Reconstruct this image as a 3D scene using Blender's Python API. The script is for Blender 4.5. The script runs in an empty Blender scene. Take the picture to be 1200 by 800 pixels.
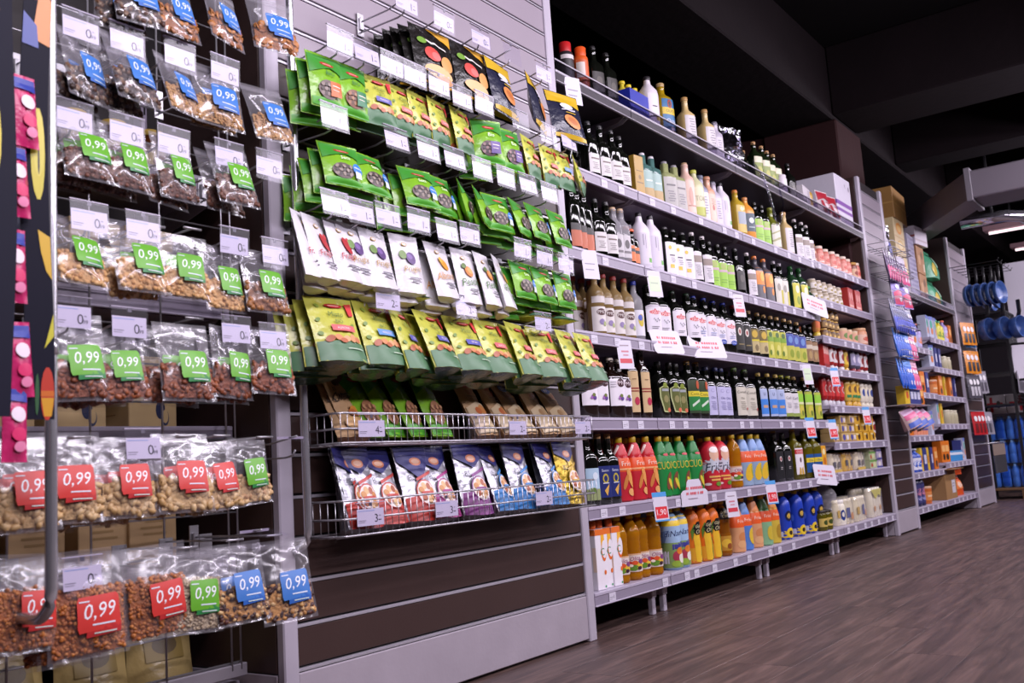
import bpy, math, random
from mathutils import Matrix, Vector
random.seed(7)
SC = bpy.context.scene
COL = SC.collection
PI = math.pi

# ---------------------------------------------------------------- camera
cam_d = bpy.data.cameras.new('camera'); cam = bpy.data.objects.new('camera', cam_d); COL.objects.link(cam)
_y, _p, _r = math.radians(54.144), math.radians(7.661), math.radians(-3.782)
_f = Vector((math.sin(_y)*math.cos(_p), math.cos(_y)*math.cos(_p), math.sin(_p)))
_rt = Vector((math.cos(_y), -math.sin(_y), 0)); _up = _rt.cross(_f)
_r2 = _rt*math.cos(_r)+_up*math.sin(_r); _u2 = -_rt*math.sin(_r)+_up*math.cos(_r)
M4 = Matrix(((_r2.x, _u2.x, -_f.x, 0), (_r2.y, _u2.y, -_f.y, -2.107), (_r2.z, _u2.z, -_f.z, .68), (0, 0, 0, 1)))
cam.matrix_world = M4
cam_d.sensor_width = 36; cam_d.lens = 36*1131.79/1200
cam_d.clip_start = .05; cam_d.clip_end = 60
cam_d.dof.use_dof = True; cam_d.dof.focus_distance = 3.9; cam_d.dof.aperture_fstop = 5.6
SC.camera = cam

# ---------------------------------------------------------------- world, lamps, exposure
w = bpy.data.worlds.new('world'); SC.world = w; w.use_nodes = True
w.node_tree.nodes['Background'].inputs[0].default_value = (.55, .5, .62, 1)
w.node_tree.nodes['Background'].inputs[1].default_value = .012
def area(x, y, z, sx, sy, power, target, col=(1, .91, 1.04)):
    d = bpy.data.lights.new('fluorescent_or_added_lamp', 'AREA'); d.shape = 'RECTANGLE'; d.size = sx; d.size_y = sy
    d.energy = power; d.color = col
    o = bpy.data.objects.new('fluorescent_or_added_lamp', d); COL.objects.link(o); o.location = (x, y, z)
    o.rotation_euler = (Vector(target)-Vector((x, y, z))).to_track_quat('-Z', 'Y').to_euler()
    return o
LAMPS = [(1.0, 66), (3.4, 46), (5.6, 42), (7.8, 42), (10.0, 42), (12.2, 40)]
for lx, lp in LAMPS:            # fluorescent rows: over the aisle and over the next one
    area(lx, -2.1, 3.05, 1.9, .25, lp, (lx, 0.1, 1.1))
    area(lx, -4.2, 2.9, 1.9, .3, lp*1.15, (lx, 0.1, .9))
area(13.0, -2.4, 3.0, .25, 1.2, 30, (13.95, -.9, 2.2))   # lamp added to brighten the notice board at the aisle's end
SC.view_settings.view_transform = 'Standard'; SC.view_settings.look = 'None'
SC.view_settings.exposure = -0.27; SC.view_settings.gamma = 1; SC.view_settings.use_curve_mapping = False
SC.cycles.max_bounces = 8; SC.cycles.transparent_max_bounces = 24
SC.cycles.caustics_reflective = False; SC.cycles.caustics_refractive = False

# ---------------------------------------------------------------- materials
MATS = {}
def lin(h):
    h = h.lstrip('#'); v = [int(h[i:i+2], 16)/255 for i in (0, 2, 4)]
    return tuple(x/12.92 if x <= .04045 else ((x+.055)/1.055)**2.4 for x in v)
def mat(name, hexc, rough=.45, metal=0, var=.06, scale=30, bump=0, bscale=200, spec=.5, coat=0, sub=0, rnd=0):
    if name in MATS: return MATS[name]
    m = bpy.data.materials.new(name); m.use_nodes = True; MATS[name] = m
    nt = m.node_tree; b = nt.nodes['Principled BSDF']; N = nt.nodes.new; L = nt.links.new
    c = lin(hexc)
    tc = N('ShaderNodeTexCoord'); nz = N('ShaderNodeTexNoise'); nz.inputs['Scale'].default_value = scale; nz.inputs['Detail'].default_value = 2
    L(tc.outputs['Object'], nz.inputs['Vector'])
    mx = N('ShaderNodeMix'); mx.data_type = 'RGBA'
    mx.inputs[6].default_value = tuple(x*(1-var) for x in c)+(1,); mx.inputs[7].default_value = tuple(min(1, x*(1+var)) for x in c)+(1,)
    L(nz.outputs['Fac'], mx.inputs[0])
    out = mx.outputs[2]
    if rnd:
        oi = N('ShaderNodeObjectInfo'); hs = N('ShaderNodeHueSaturation'); mr = N('ShaderNodeMapRange')
        mr.inputs[3].default_value = 1-rnd; mr.inputs[4].default_value = 1+rnd
        L(oi.outputs['Random'], mr.inputs[0]); L(mr.outputs[0], hs.inputs['Value']); L(out, hs.inputs['Color']); out = hs.outputs[0]
    L(out, b.inputs['Base Color'])
    b.inputs['Roughness'].default_value = rough; b.inputs['Metallic'].default_value = metal
    b.inputs['Specular IOR Level'].default_value = spec; b.inputs['Coat Weight'].default_value = coat
    if bump:
        n2 = N('ShaderNodeTexNoise'); n2.inputs['Scale'].default_value = bscale; L(tc.outputs['Object'], n2.inputs['Vector'])
        bp = N('ShaderNodeBump'); bp.inputs['Strength'].default_value = bump; bp.inputs['Distance'].default_value = .01
        L(n2.outputs['Fac'], bp.inputs['Height']); L(bp.outputs[0], b.inputs['Normal'])
    return m
def ink(h):            # flat print colour
    return mat('print_'+h, h, rough=.38, var=.03, scale=60)
def shiny(h):          # glossy printed foil packet
    return mat('packet_'+h, h, rough=.26, var=.08, scale=18, bump=.25, bscale=45)
def film(name, tint='ffffff', base=.05, rough=.1, bump=.5, edge=.5, veil=0, nscale=22):
    if name in MATS: return MATS[name]
    m = bpy.data.materials.new(name); m.use_nodes = True; MATS[name] = m
    nt = m.node_tree; N = nt.nodes.new; L = nt.links.new
    for n in list(nt.nodes):
        if n.type != 'OUTPUT_MATERIAL': nt.nodes.remove(n)
    o = nt.nodes['Material Output']
    tr = N('ShaderNodeBsdfTransparent'); tr.inputs[0].default_value = lin(tint)+(1,)
    gl = N('ShaderNodeBsdfGlossy'); gl.inputs['Roughness'].default_value = rough; gl.inputs[0].default_value = (.95, .95, .97, 1)
    lw = N('ShaderNodeLayerWeight'); lw.inputs[0].default_value = .3
    mr = N('ShaderNodeMapRange'); mr.inputs[3].default_value = base; mr.inputs[4].default_value = edge
    L(lw.outputs['Facing'], mr.inputs[0])
    mx = N('ShaderNodeMixShader'); L(mr.outputs[0], mx.inputs[0]); L(tr.outputs[0], mx.inputs[1]); sk = gl.outputs[0]
    if veil:
        df = N('ShaderNodeBsdfDiffuse'); df.inputs[0].default_value = (.75, .72, .8, 1); ms = N('ShaderNodeMixShader'); ms.inputs[0].default_value = veil; L(gl.outputs[0], ms.inputs[1]); L(df.outputs[0], ms.inputs[2]); sk = ms.outputs[0]
    L(sk, mx.inputs[2]); L(mx.outputs[0], o.inputs[0])
    if bump:
        tc = N('ShaderNodeTexCoord'); n2 = N('ShaderNodeTexNoise'); n2.inputs['Scale'].default_value = nscale; n2.inputs['Detail'].default_value = 1; L(tc.outputs['Object'], n2.inputs['Vector'])
        bp = N('ShaderNodeBump'); bp.inputs['Strength'].default_value = bump; bp.inputs['Distance'].default_value = .02
        L(n2.outputs['Fac'], bp.inputs['Height']); L(bp.outputs[0], gl.inputs['Normal']); L(bp.outputs[0], lw.inputs['Normal'])
    return m
def liquid(name, hexc, clear=.45, rough=.06):   # clear bottle filled with coloured oil
    if name in MATS: return MATS[name]
    m = mat(name, hexc, rough=rough, var=.15, scale=12)
    nt = m.node_tree; N = nt.nodes.new; L = nt.links.new
    b = nt.nodes['Principled BSDF']; o = nt.nodes['Material Output']
    tr = N('ShaderNodeBsdfTransparent'); tr.inputs[0].default_value = lin(hexc)+(1,)
    mx = N('ShaderNodeMixShader'); mx.inputs[0].default_value = 1-clear
    L(tr.outputs[0], mx.inputs[1]); L(b.outputs[0], mx.inputs[2]); L(mx.outputs[0], o.inputs[0])
    return m
def glass(h): return mat('glass_'+h, h, rough=.07, var=.1, scale=8, spec=.6)

FILM = film('clear_film', 'ffffff', .06, .15, .22, .36, .5, 15)
HOLDER = film('clear_holder', 'fcfbff', .015, .25, 0, .1)
METAL = mat('zinc_metal', 'b9b7bd', .32, .75, .08, 25)
CHROME = mat('chrome_tube', 'c9c8cf', .25, .8, .1, 9, bump=.08, bscale=14)
ALU = mat('aluminium_trim', 'b4afb9', .38, .45, .06, 14)
LGREY = mat('lavender_grey_enamel', 'b3abbd', .38, 0, .05, 12)
RAIL = mat('shelf_rail_grey', '8d8496', .4, 0, .05, 12)
POST = mat('post_enamel', 'b5aebb', .42, .1, .06, 10)
BROWN = mat('brown_laminate', '3d2c29', .4, 0, .1, 5, bump=.03, bscale=120, spec=.35)
LILAC = mat('lilac_grey_laminate', '938893', .42, 0, .06, 4, bump=.03, bscale=120)
KICK = mat('scuffed_kick_panel', 'a49ba5', .45, 0, .12, 7, bump=.06, bscale=60)
DARK = mat('dark_back_panel', '211a1d', .6, 0, .15, 6)
BLACK = mat('black_plastic', '121114', .4, 0, .1, 20)
CARD = mat('white_card', 'd3cedb', .5, 0, .03, 60)
PAPER = mat('price_paper', 'cfcad8', .55, 0, .03, 60)

# ---------------------------------------------------------------- mesh building
class MB:
    def __init__(s): s.v = []; s.f = []; s.m = []; s.s = []; s.mats = []
    def mi(s, m):
        if m not in s.mats: s.mats.append(m)
        return s.mats.index(m)
    def add(s, vs, fs, m, smooth=False):
        o = len(s.v); s.v += [tuple(v) for v in vs]; i = s.mi(m)
        for f in fs: s.f.append(tuple(k+o for k in f)); s.m.append(i); s.s.append(smooth)
        return s
    def mesh(s, name):
        me = bpy.data.meshes.new(name); me.from_pydata(s.v, [], s.f)
        for m in s.mats: me.materials.append(m)
        me.polygons.foreach_set('material_index', s.m); me.polygons.foreach_set('use_smooth', s.s); me.update()
        return me
    def build(s, name, parent=None): return obj(name, s.mesh(name), parent)
def obj(name, me, parent=None, loc=None, rot=None):
    o = bpy.data.objects.new(name, me); COL.objects.link(o)
    if parent is not None: o.parent = parent
    if loc is not None: o.location = loc
    if rot is not None: o.rotation_euler = rot
    return o
SEEN = {}
def tag(o, label, cat, group=None, kind=None):
    n = len(label.split()); assert 4 <= n <= 16, (n, label)
    if label in SEEN: print('DUPLABEL', label)
    SEEN[label] = 1
    o['label'] = label; o['category'] = cat
    if group: o['group'] = group
    if kind: o['kind'] = kind
    return o
def thing(name, label, cat, loc=(0, 0, 0), rot=(0, 0, 0), group=None):
    o = obj(name, None, None, loc, rot); o.empty_display_size = .05
    return tag(o, label, cat, group)
def struct(o): o['kind'] = 'structure'; return o
def box(mb, x0, x1, y0, y1, z0, z1, m, c=0):
    if c <= 0:
        v = [(x, y, z) for z in (z0, z1) for y in (y0, y1) for x in (x0, x1)]
        f = [(0, 2, 3, 1), (4, 5, 7, 6), (0, 1, 5, 4), (2, 6, 7, 3), (0, 4, 6, 2), (1, 3, 7, 5)]
        return mb.add(v, f, m)
    X, Y, Z = (x0, x1), (y0, y1), (z0, z1); v = []; idx = {}
    for i in (0, 1):
        for j in (0, 1):
            for k in (0, 1):
                sx, sy, sz = (c if i == 0 else -c), (c if j == 0 else -c), (c if k == 0 else -c)
                idx[i, j, k, 'x'] = len(v); v.append((X[i], Y[j]+sy, Z[k]+sz))
                idx[i, j, k, 'y'] = len(v); v.append((X[i]+sx, Y[j], Z[k]+sz))
                idx[i, j, k, 'z'] = len(v); v.append((X[i]+sx, Y[j]+sy, Z[k]))
    I = idx; f = []
    for i in (0, 1):
        q = [I[i, 0, 0, 'x'], I[i, 1, 0, 'x'], I[i, 1, 1, 'x'], I[i, 0, 1, 'x']]; f.append(q if i else q[::-1])
        q = [I[0, i, 0, 'y'], I[1, i, 0, 'y'], I[1, i, 1, 'y'], I[0, i, 1, 'y']]; f.append(q[::-1] if i else q)
        q = [I[0, 0, i, 'z'], I[1, 0, i, 'z'], I[1, 1, i, 'z'], I[0, 1, i, 'z']]; f.append(q if i else q[::-1])
    for a in (0, 1):
        for b in (0, 1):
            f.append([I[a, b, 0, 'x'], I[a, b, 0, 'y'], I[a, b, 1, 'y'], I[a, b, 1, 'x']])
            f.append([I[a, 0, b, 'x'], I[a, 0, b, 'z'], I[a, 1, b, 'z'], I[a, 1, b, 'x']])
            f.append([I[0, a, b, 'y'], I[0, a, b, 'z'], I[1, a, b, 'z'], I[1, a, b, 'y']])
            for k in (0, 1): f.append([I[a, b, k, 'x'], I[a, b, k, 'y'], I[a, b, k, 'z']])
    # face the new faces outward
    ctr = Vector(((x0+x1)/2, (y0+y1)/2, (z0+z1)/2)); g = []
    for q in f:
        p = [Vector(v[t]) for t in q]; n = (p[1]-p[0]).cross(p[2]-p[0])
        mid = sum(p, Vector())/len(p)
        g.append(tuple(q) if n.dot(mid-ctr) > 0 else tuple(q[::-1]))
    return mb.add(v, g, m)
def se(t, p):
    c, s = math.cos(t), math.sin(t)
    if p == 2: return 1.0
    return (abs(c)**p+abs(s)**p)**(-1/p)
def lathe(mb, prof, m, n=24, p=2, cx=0, cy=0, z=0, sy=1, cap=True, smooth=True):
    vs = []; fs = []
    for r, zz in prof:
        for i in range(n):
            t = 2*PI*i/n; k = se(t, p); vs.append((cx+r*k*math.cos(t), cy+sy*r*k*math.sin(t), z+zz))
    for j in range(len(prof)-1):
        for i in range(n):
            a, b = j*n+i, j*n+(i+1) % n; fs.append((a, b, b+n, a+n))
    if cap:
        fs.append(tuple(range(n))[::-1]); o = (len(prof)-1)*n; fs.append(tuple(range(o, o+n)))
    return mb.add(vs, fs, m, smooth)
def tube(mb, pts, r, m, n=6, closed=False):
    pts = [Vector(p) for p in pts]; vs = []; fs = []; k = len(pts)
    for i, p in enumerate(pts):
        if closed: d = pts[(i+1) % k]-pts[i-1]
        else: d = pts[min(i+1, k-1)]-pts[max(i-1, 0)]
        d.normalize(); a = Vector((0, 0, 1)) if abs(d.z) < .9 else Vector((1, 0, 0))
        e1 = d.cross(a).normalized(); e2 = d.cross(e1)
        for j in range(n):
            t = 2*PI*j/n; vs.append(p+r*(math.cos(t)*e1+math.sin(t)*e2))
    for i in range(k if closed else k-1):
        for j in range(n):
            a, b = i*n+j, i*n+(j+1) % n; c = ((i+1) % k)*n
            fs.append((a, b, c+(j+1) % n, c+j))
    if not closed: fs.append(tuple(range(n))[::-1]); fs.append(tuple(range((k-1)*n, k*n)))
    return mb.add(vs, fs, m, True)
def blob(mb, c, rx, ry, rz, m, rot=None, n=6, r=4):
    vs = [(0, 0, -1)]; fs = []
    for j in range(1, r):
        a = -PI/2+PI*j/r
        for i in range(n): t = 2*PI*i/n+j*.5; vs.append((math.cos(a)*math.cos(t), math.cos(a)*math.sin(t), math.sin(a)))
    vs.append((0, 0, 1)); L = len(vs)-1
    for i in range(n):
        fs.append((0, 1+(i+1) % n, 1+i)); fs.append((L, L-n+i, L-n+(i+1) % n))
        for j in range(r-2):
            a, b = 1+j*n+i, 1+j*n+(i+1) % n; fs.append((a, b, b+n, a+n))
    C = Vector(c); out = []
    for v in vs:
        q = Vector((v[0]*rx, v[1]*ry, v[2]*rz))
        if rot is not None: q.rotate(rot)
        out.append(C+q)
    return mb.add(out, fs, m, True)

# ---- lettering: outlines of the built-in font turned into flat mesh once per word
TXT = {}
def text_geo(s):
    if s in TXT: return TXT[s]
    cu = bpy.data.curves.new('lettering', 'FONT'); cu.body = s; cu.resolution_u = 2; cu.fill_mode = 'FRONT'
    o = bpy.data.objects.new('lettering', cu); COL.objects.link(o)
    dg = bpy.context.evaluated_depsgraph_get(); dg.update()
    me = bpy.data.meshes.new_from_object(o.evaluated_get(dg))
    vs = [(v.co.x, v.co.y) for v in me.vertices]; fs = [tuple(p.vertices) for p in me.polygons]
    bpy.data.objects.remove(o); bpy.data.curves.remove(cu); bpy.data.meshes.remove(me)
    x0 = min(v[0] for v in vs); x1 = max(v[0] for v in vs); y0 = min(v[1] for v in vs); y1 = max(v[1] for v in vs)
    vs = [((x-(x0+x1)/2)/(y1-y0), (y-(y0+y1)/2)/(y1-y0)) for x, y in vs]
    TXT[s] = (vs, fs, (x1-x0)/(y1-y0)); return TXT[s]

def art(mb, F, items, W, H, step=.004, base=1, flip=1):
    """print shapes onto the surface F(u, v, layer); u in -1..1, v in 0..1; W, H patch size in metres"""
    for k, it in enumerate(items):
        lay = base+k*.35; kind = it[0]
        if kind == 'r':
            _, u0, v0, u1, v1, c = it
            nx = max(1, min(10, int(abs(u1-u0)*5+.99))); ny = max(1, min(10, int(abs(v1-v0)*9+.99)))
            vs = [F(u0+(u1-u0)*i/nx, v0+(v1-v0)*j/ny, lay) for j in range(ny+1) for i in range(nx+1)]
            fs = [(j*(nx+1)+i, j*(nx+1)+i+1, (j+1)*(nx+1)+i+1, (j+1)*(nx+1)+i) for j in range(ny) for i in range(nx)]
        elif kind == 'e':
            _, uc, vc, ru, rv, c = it[:6]; a = it[6] if len(it) > 6 else 0; n = 14 if ru*W > .008 else 9
            vs = [F(uc, vc, lay)]; fs = []
            rings = (.5, 1) if ru*W > .012 else (1,)
            for q in rings:
                for i in range(n):
                    t = 2*PI*i/n; x = ru*W/2*q*math.cos(t); y = rv*H*q*math.sin(t)
                    x, y = x*math.cos(a)-y*math.sin(a), x*math.sin(a)+y*math.cos(a)
                    vs.append(F(uc+x/(W/2), vc+y/H, lay))
            for i in range(n):
                fs.append((0, 1+i, 1+(i+1) % n))
                if len(rings) == 2: fs.append((1+i, 1+n+i, 1+n+(i+1) % n, 1+(i+1) % n))
        elif kind == 'p':
            _, pts, c = it
            cu = sum(p[0] for p in pts)/len(pts); cv = sum(p[1] for p in pts)/len(pts)
            # outline subdivided so that it follows the surface
            q = []
            for i, a in enumerate(pts):
                b = pts[(i+1) % len(pts)]
                for t in range(4): q.append((a[0]+(b[0]-a[0])*t/4, a[1]+(b[1]-a[1])*t/4))
            n = len(q); K = 4 if max(p[0] for p in pts)-min(p[0] for p in pts) > .8 else 2
            vs = [F(cu, cv, lay)]; fs = []
            for g in range(1, K+1): vs += [F(cu+(a-cu)*g/K, cv+(b-cv)*g/K, lay) for a, b in q]
            for i in range(n):
                j = (i+1) % n; fs.append((0, 1+i, 1+j))
                for g in range(K-1): fs.append((1+g*n+i, 1+(g+1)*n+i, 1+(g+1)*n+j, 1+g*n+j))
        elif kind == 't':
            _, s, uc, vc, size, c = it[:6]; sl = it[6] if len(it) > 6 else 0; wmax = it[7] if len(it) > 7 else 1.8
            g, fs, asp = text_geo(s); sx = size
            if asp*size > wmax*W/2: sx = wmax*W/2/asp
            vs = [F(uc+flip*(x*sx+y*size*.2*(sl > 0))/(W/2), vc+(y*size+x*sx*sl)/H, lay) for x, y in g]
        mb.add(vs, fs, ink(c), True)

# ---- a kit is a thing's parts as shared meshes; place() makes one individual of it
KITS = {}
def place(kit, name, label, cat, loc, rot=(0, 0, 0), group=None, scale=None):
    t = thing(name, label, cat, loc, rot, group)
    if scale: t.scale = scale
    for pn, me, kind, subs in kit:
        o = obj(pn, me, t)
        if kind: o['kind'] = kind
        for sn, sm in subs: obj(sn, sm, o)
    return t
ORD = ['first', 'second', 'third', 'fourth', 'fifth', 'sixth', 'seventh', 'eighth', 'ninth', 'tenth', 'eleventh', 'twelfth', 'thirteenth', 'fourteenth', 'fifteenth', 'sixteenth', 'seventeenth', 'eighteenth', 'nineteenth', 'twentieth']
NUM = ['no', 'one', 'two', 'three', 'four', 'five', 'six', 'seven', 'eight', 'nine', 'ten', 'eleven', 'twelve']
# ================================================================= SETTING
def wood():
    m = bpy.data.materials.new('dark_wood_vinyl'); m.use_nodes = True; nt = m.node_tree; N = nt.nodes.new; L = nt.links.new
    b = nt.nodes['Principled BSDF']; tc = N('ShaderNodeTexCoord'); oi = N('ShaderNodeObjectInfo')
    cb = N('ShaderNodeVectorMath'); cb.operation = 'MULTIPLY_ADD'; cb.inputs[1].default_value = (1.1, 13, 1)
    mu = N('ShaderNodeMath'); mu.operation = 'MULTIPLY'; mu.inputs[1].default_value = 60
    L(oi.outputs['Random'], mu.inputs[0]); L(tc.outputs['Object'], cb.inputs[0]); L(mu.outputs[0], cb.inputs[2])
    nz = N('ShaderNodeTexNoise'); nz.inputs['Scale'].default_value = 2.2; nz.inputs['Detail'].default_value = 6; nz.inputs['Roughness'].default_value = .62; nz.inputs['Distortion'].default_value = .6
    L(cb.outputs[0], nz.inputs['Vector'])
    cr = N('ShaderNodeValToRGB'); e = cr.color_ramp.elements
    e[0].position = .3; e[0].color = lin('382b2a')+(1,); e[1].position = .72; e[1].color = lin('7d645c')+(1,)
    k = cr.color_ramp.elements.new(.5); k.color = lin('594641')+(1,)
    L(nz.outputs['Fac'], cr.inputs[0])
    hs = N('ShaderNodeHueSaturation'); mr = N('ShaderNodeMapRange'); mr.inputs[3].default_value = .9; mr.inputs[4].default_value = 1.08
    L(oi.outputs['Random'], mr.inputs[0]); L(mr.outputs[0], hs.inputs['Value']); L(cr.outputs[0], hs.inputs['Color']); L(hs.outputs[0], b.inputs['Base Color'])
    b.inputs['Roughness'].default_value = .42
    bp = N('ShaderNodeBump'); bp.inputs['Strength'].default_value = .12; bp.inputs['Distance'].default_value = .004; L(nz.outputs['Fac'], bp.inputs['Height']); L(bp.outputs[0], b.inputs['Normal'])
    return m
WOOD = wood()
CONC = mat('dark_painted_concrete', '130c0f', .8, 0, .25, 3, bump=.2, bscale=14, spec=.12)
BRNW = mat('brown_painted_concrete', '2c1718', .75, 0, .2, 2.5, bump=.15, bscale=18, spec=.15)
CEIL = mat('black_painted_ceiling', '0a0709', .85, 0, .2, 2, spec=.1)

m = MB(); box(m, -3, 20, -4.6, 3, -.1, -.004, mat('floor_underlay', '2d2526', .6)); floor = struct(m.build('floor'))
m = MB(); box(m, .0006, 1.2494, .0005, .2295, -.004, 0, WOOD, .0005); PLK = m.mesh('plank')
for rI in range(14):
    y = -2.73+rI*.23
    off = (rI*.47) % 1.25
    for k in range(-1, 10):
        obj('plank', PLK, floor, (.6+off+k*1.25, y, 0))
m = MB(); box(m, -3, 20, -4.6, 3, 3.96, 4.1, CEIL); struct(m.build('ceiling'))
m = MB(); box(m, -3, 20, 2.9, 3, 0, 4, mat('dark_wall_paint', '1d171a', .8)); struct(m.build('wall_back'))
m = MB(); box(m, -3, 20, -4.7, -4.6, 0, 4, mat('dim_wall_paint', '665e69', .8)); struct(m.build('wall_front'))
m = MB(); box(m, -3.1, -3, -4.6, 3, 0, 4, mat('dim_wall_paint', '665e69', .8)); struct(m.build('wall_left'))
m = MB(); box(m, 20, 20.1, -4.6, 3, 0, 4, mat('far_wall_paint', '5d545e', .7)); struct(m.build('wall_right'))
# partition behind the column
m = MB(); box(m, 7.78, 7.95, .72, 2.9, 0, 3.96, BRNW); struct(m.build('wall_partition'))
# concrete column behind the second slat pillar, and the beams
m = MB(); box(m, 7.74, 8.40, .10, .72, 0, 3.35, BRNW, .012); struct(m.build('trim_1'))
m = MB(); box(m, -2, 20, .12, .72, 3.35, 3.96, CONC, .012); struct(m.build('trim_2'))
for i, x in enumerate((-.6, 3.55, 7.72, 9.6, 11.9)):
    m = MB(); wd = .66 if x == 7.72 else .4
    box(m, x, x+wd, -4.6, .12, 3.38, 3.96, CONC, .012); struct(m.build('trim_%d' % (3+i)))
m = MB(); box(m, 8.4, 20, -1.75, -1.3, 3.36, 3.96, CONC, .012); struct(m.build('trim_8'))

# ================================================================= SLAT-BOARD PILLARS
def slat_pillar(name, label, x0, x1, depth, ztop, zsplit, left_side=True):
    t = thing(name, label, 'slat pillar', ((x0+x1)/2, 0, 0)); cx = (x0+x1)/2; h = (x1-x0)/2; pw = .052
    m = MB(); box(m, -h+.004, h-.004, .022, depth, 0, ztop-.01, DARK); m.build('core', t)
    m = MB(); box(m, -h+pw, h-pw, -.001, .021, .012, .176, KICK, .003); m.build('kick_panel', t)
    bm_, gm_ = {}, {}
    m = MB(); box(m, -h+pw, h-pw, .003, .021, .010, .1105, BROWN, .002); bm = m.mesh('slat_board')
    m = MB(); box(m, -h+pw, h-pw, .003, .021, .010, .1105, LILAC, .002); gm = m.mesh('slat_board')
    m = MB()
    box(m, -h+pw, h-pw, .004, .021, .0015, .0045, ALU); box(m, -h+pw, h-pw, .015, .021, .0045, .0075, DARK); box(m, -h+pw, h-pw, .0015, .021, -.004, .0015, ALU); rl = m.mesh('slot_rail')
    z = .183
    while z < ztop-.05:
        obj('slot_rail', rl, t, (0, 0, z))
        if z+.11 < ztop: obj('slat_board', gm if z > zsplit else bm, t, (0, 0, z))
        z += .1165
    m = MB(); box(m, -h, -h+pw, -.006, .024, 0, ztop, POST, .004); obj('corner_post', m.mesh('corner_post'), t)
    m = MB(); box(m, h-pw, h, -.006, .024, 0, ztop, POST, .004); obj('corner_post', m.mesh('corner_post'), t)
    if left_side:
        m = MB(); box(m, -h, -h+.016, .026, depth, .182, ztop, BROWN, .002); m.build('side_panel', t)
        m = MB(); box(m, -h-.001, -h+.016, .026, depth, .004, .178, KICK, .002); m.build('side_kick_panel', t)
    return t
slat_pillar('slat_pillar', 'wide slat board pillar hung with dried fruit packets and two wire baskets', 1.775, 3.353, .5, 2.86, 1.83)
slat_pillar('slat_pillar', 'narrow slat board pillar beside the oil shelves, hung with pink and blue packs', 7.78, 8.45, .4, 2.85, 1.25)
slat_pillar('slat_pillar', 'farthest slat board pillar, hung with blue frying pans and knives', 10.86, 11.75, .4, 2.84, 1.6)

# ================================================================= SHELVING
m = MB(); box(m, -.026, .026, -.0012, 0, -.017, .017, PAPER); box(m, -.02, .006, -.0016, -.001, -.002, .001, ink('9a96a4')); box(m, -.02, .0, -.0016, -.001, -.009, -.007, ink('9a96a4'))
art(m, lambda u, v, l: (u*.026, -.0012-.0002*l, -.017+v*.034), [('t', '1', .45, .5, .014, '2b2730')], .052, .034)
PLAB = m.mesh('price_label')
SMOKE = mat('smoked_shelf', '3a343c', .35, 0, .1, 10)
NLEV = ['top', 'second', 'third', 'fourth', 'fifth', 'sixth', 'bottom']
def shelf(label, x0, x1, ztop, depth=.44, labels=(), riser=False, group=None, legs=False):
    g = .004; depth = min(depth, .405); W = x1-x0; t = thing('shelf', label, 'shelf', ((x0+x1)/2, 0, ztop), group=group); h = W/2-g
    m = MB(); box(m, -h, h, .004, depth, -.026, 0, SMOKE if riser else LGREY, .002)
    if not riser: box(m, -h+.03, h-.03, .05, depth, -.05, -.026, RAIL)
    m.build('board', t)
    m = MB()
    A, B = (ALU, SMOKE) if riser else (LGREY, RAIL)
    box(m, -h, h, -.004, .006, -.012, .001, A, .002); box(m, -h, h, -.001, .008, -.048, -.01, B, .001); box(m, -h, h, -.006, .008, -.053, -.047, A, .002)
    m.build('price_rail', t)
    if riser:
        m = MB(); box(m, -h, h, .0, .003, .0, .045, film('clear_riser', 'e8e4f0', .12, .08, 0, .6)); m.build('clear_riser', t)
        m = MB(); box(m, -h, h, -.002, .005, .045, .051, ALU); m.build('riser_edge', t)
    for s in (-1, 1):
        m = MB(); m.add([(s*h-.012*s, .02, -.03), (s*h-.012*s, depth, -.03), (s*h-.012*s, depth, -.11), (s*h-.012*s, .06, -.055), (s*h-.016*s, .02, -.03), (s*h-.016*s, depth, -.03), (s*h-.016*s, depth, -.11), (s*h-.016*s, .06, -.055)],
              [(0, 1, 2, 3), (4, 5, 6, 7), (0, 1, 5, 4), (1, 2, 6, 5), (2, 3, 7, 6), (3, 0, 4, 7)], POST); obj('bracket', m.mesh('bracket'), t)
    if legs:
        for s in (-1, 1):
            m = MB(); box(m, s*(h-.05)-.02, s*(h-.05)+.02, .06, .39, -.10, -.055, POST, .003); box(m, s*(h-.05)-.015, s*(h-.05)+.015, .065, .09, -ztop+.0005, -.10, POST, .003); obj('shelf_leg', m.mesh('shelf_leg'), t)
    for lx in labels:
        if abs(lx) < h-.03: obj('price_label', PLAB, t, (lx, -.0025, -.0295))
    return t
def unit(label, x0, x1, depth=.46, ztop=2.45, zbase=.12):
    t = thing('shelving_frame', label, 'shelving', ((x0+x1)/2, depth, 0)); h = (x1-x0)/2-.002
    m = MB(); box(m, -h, h, 0, .02, .1, ztop, DARK); m.build('back_panel', t)
    m = MB(); box(m, -h, h, -.04, -.02, 0, zbase, DARK); m.build('plinth', t)
    for s in (-1, 1):
        m = MB(); box(m, s*h-.02 if s > 0 else -h, s*h if s > 0 else -h+.02, -.05, -.002, 0, ztop, RAIL, .002)
        for k in range(int(ztop/.1)): box(m, (s*h-.013 if s > 0 else -h+.007), (s*h-.007 if s > 0 else -h+.013), -.051, -.0495, .1+k*.1, .13+k*.1, BLACK)
        obj('upright', m.mesh('upright'), t)
    return t
EDGES = [3.358, 4.02, 5.27, 6.51, 7.776]
UNAME = ['narrow oil bay', 'second oil bay', 'third oil bay', 'sauce bay']
LEV = [2.378, 1.970, 1.604, 1.246, .881, .516, .176]
LEV3 = [2.378, 1.98, 1.72, 1.46, 1.24, .985, .735, .53, .176]
rr = random.Random(3)
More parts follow.
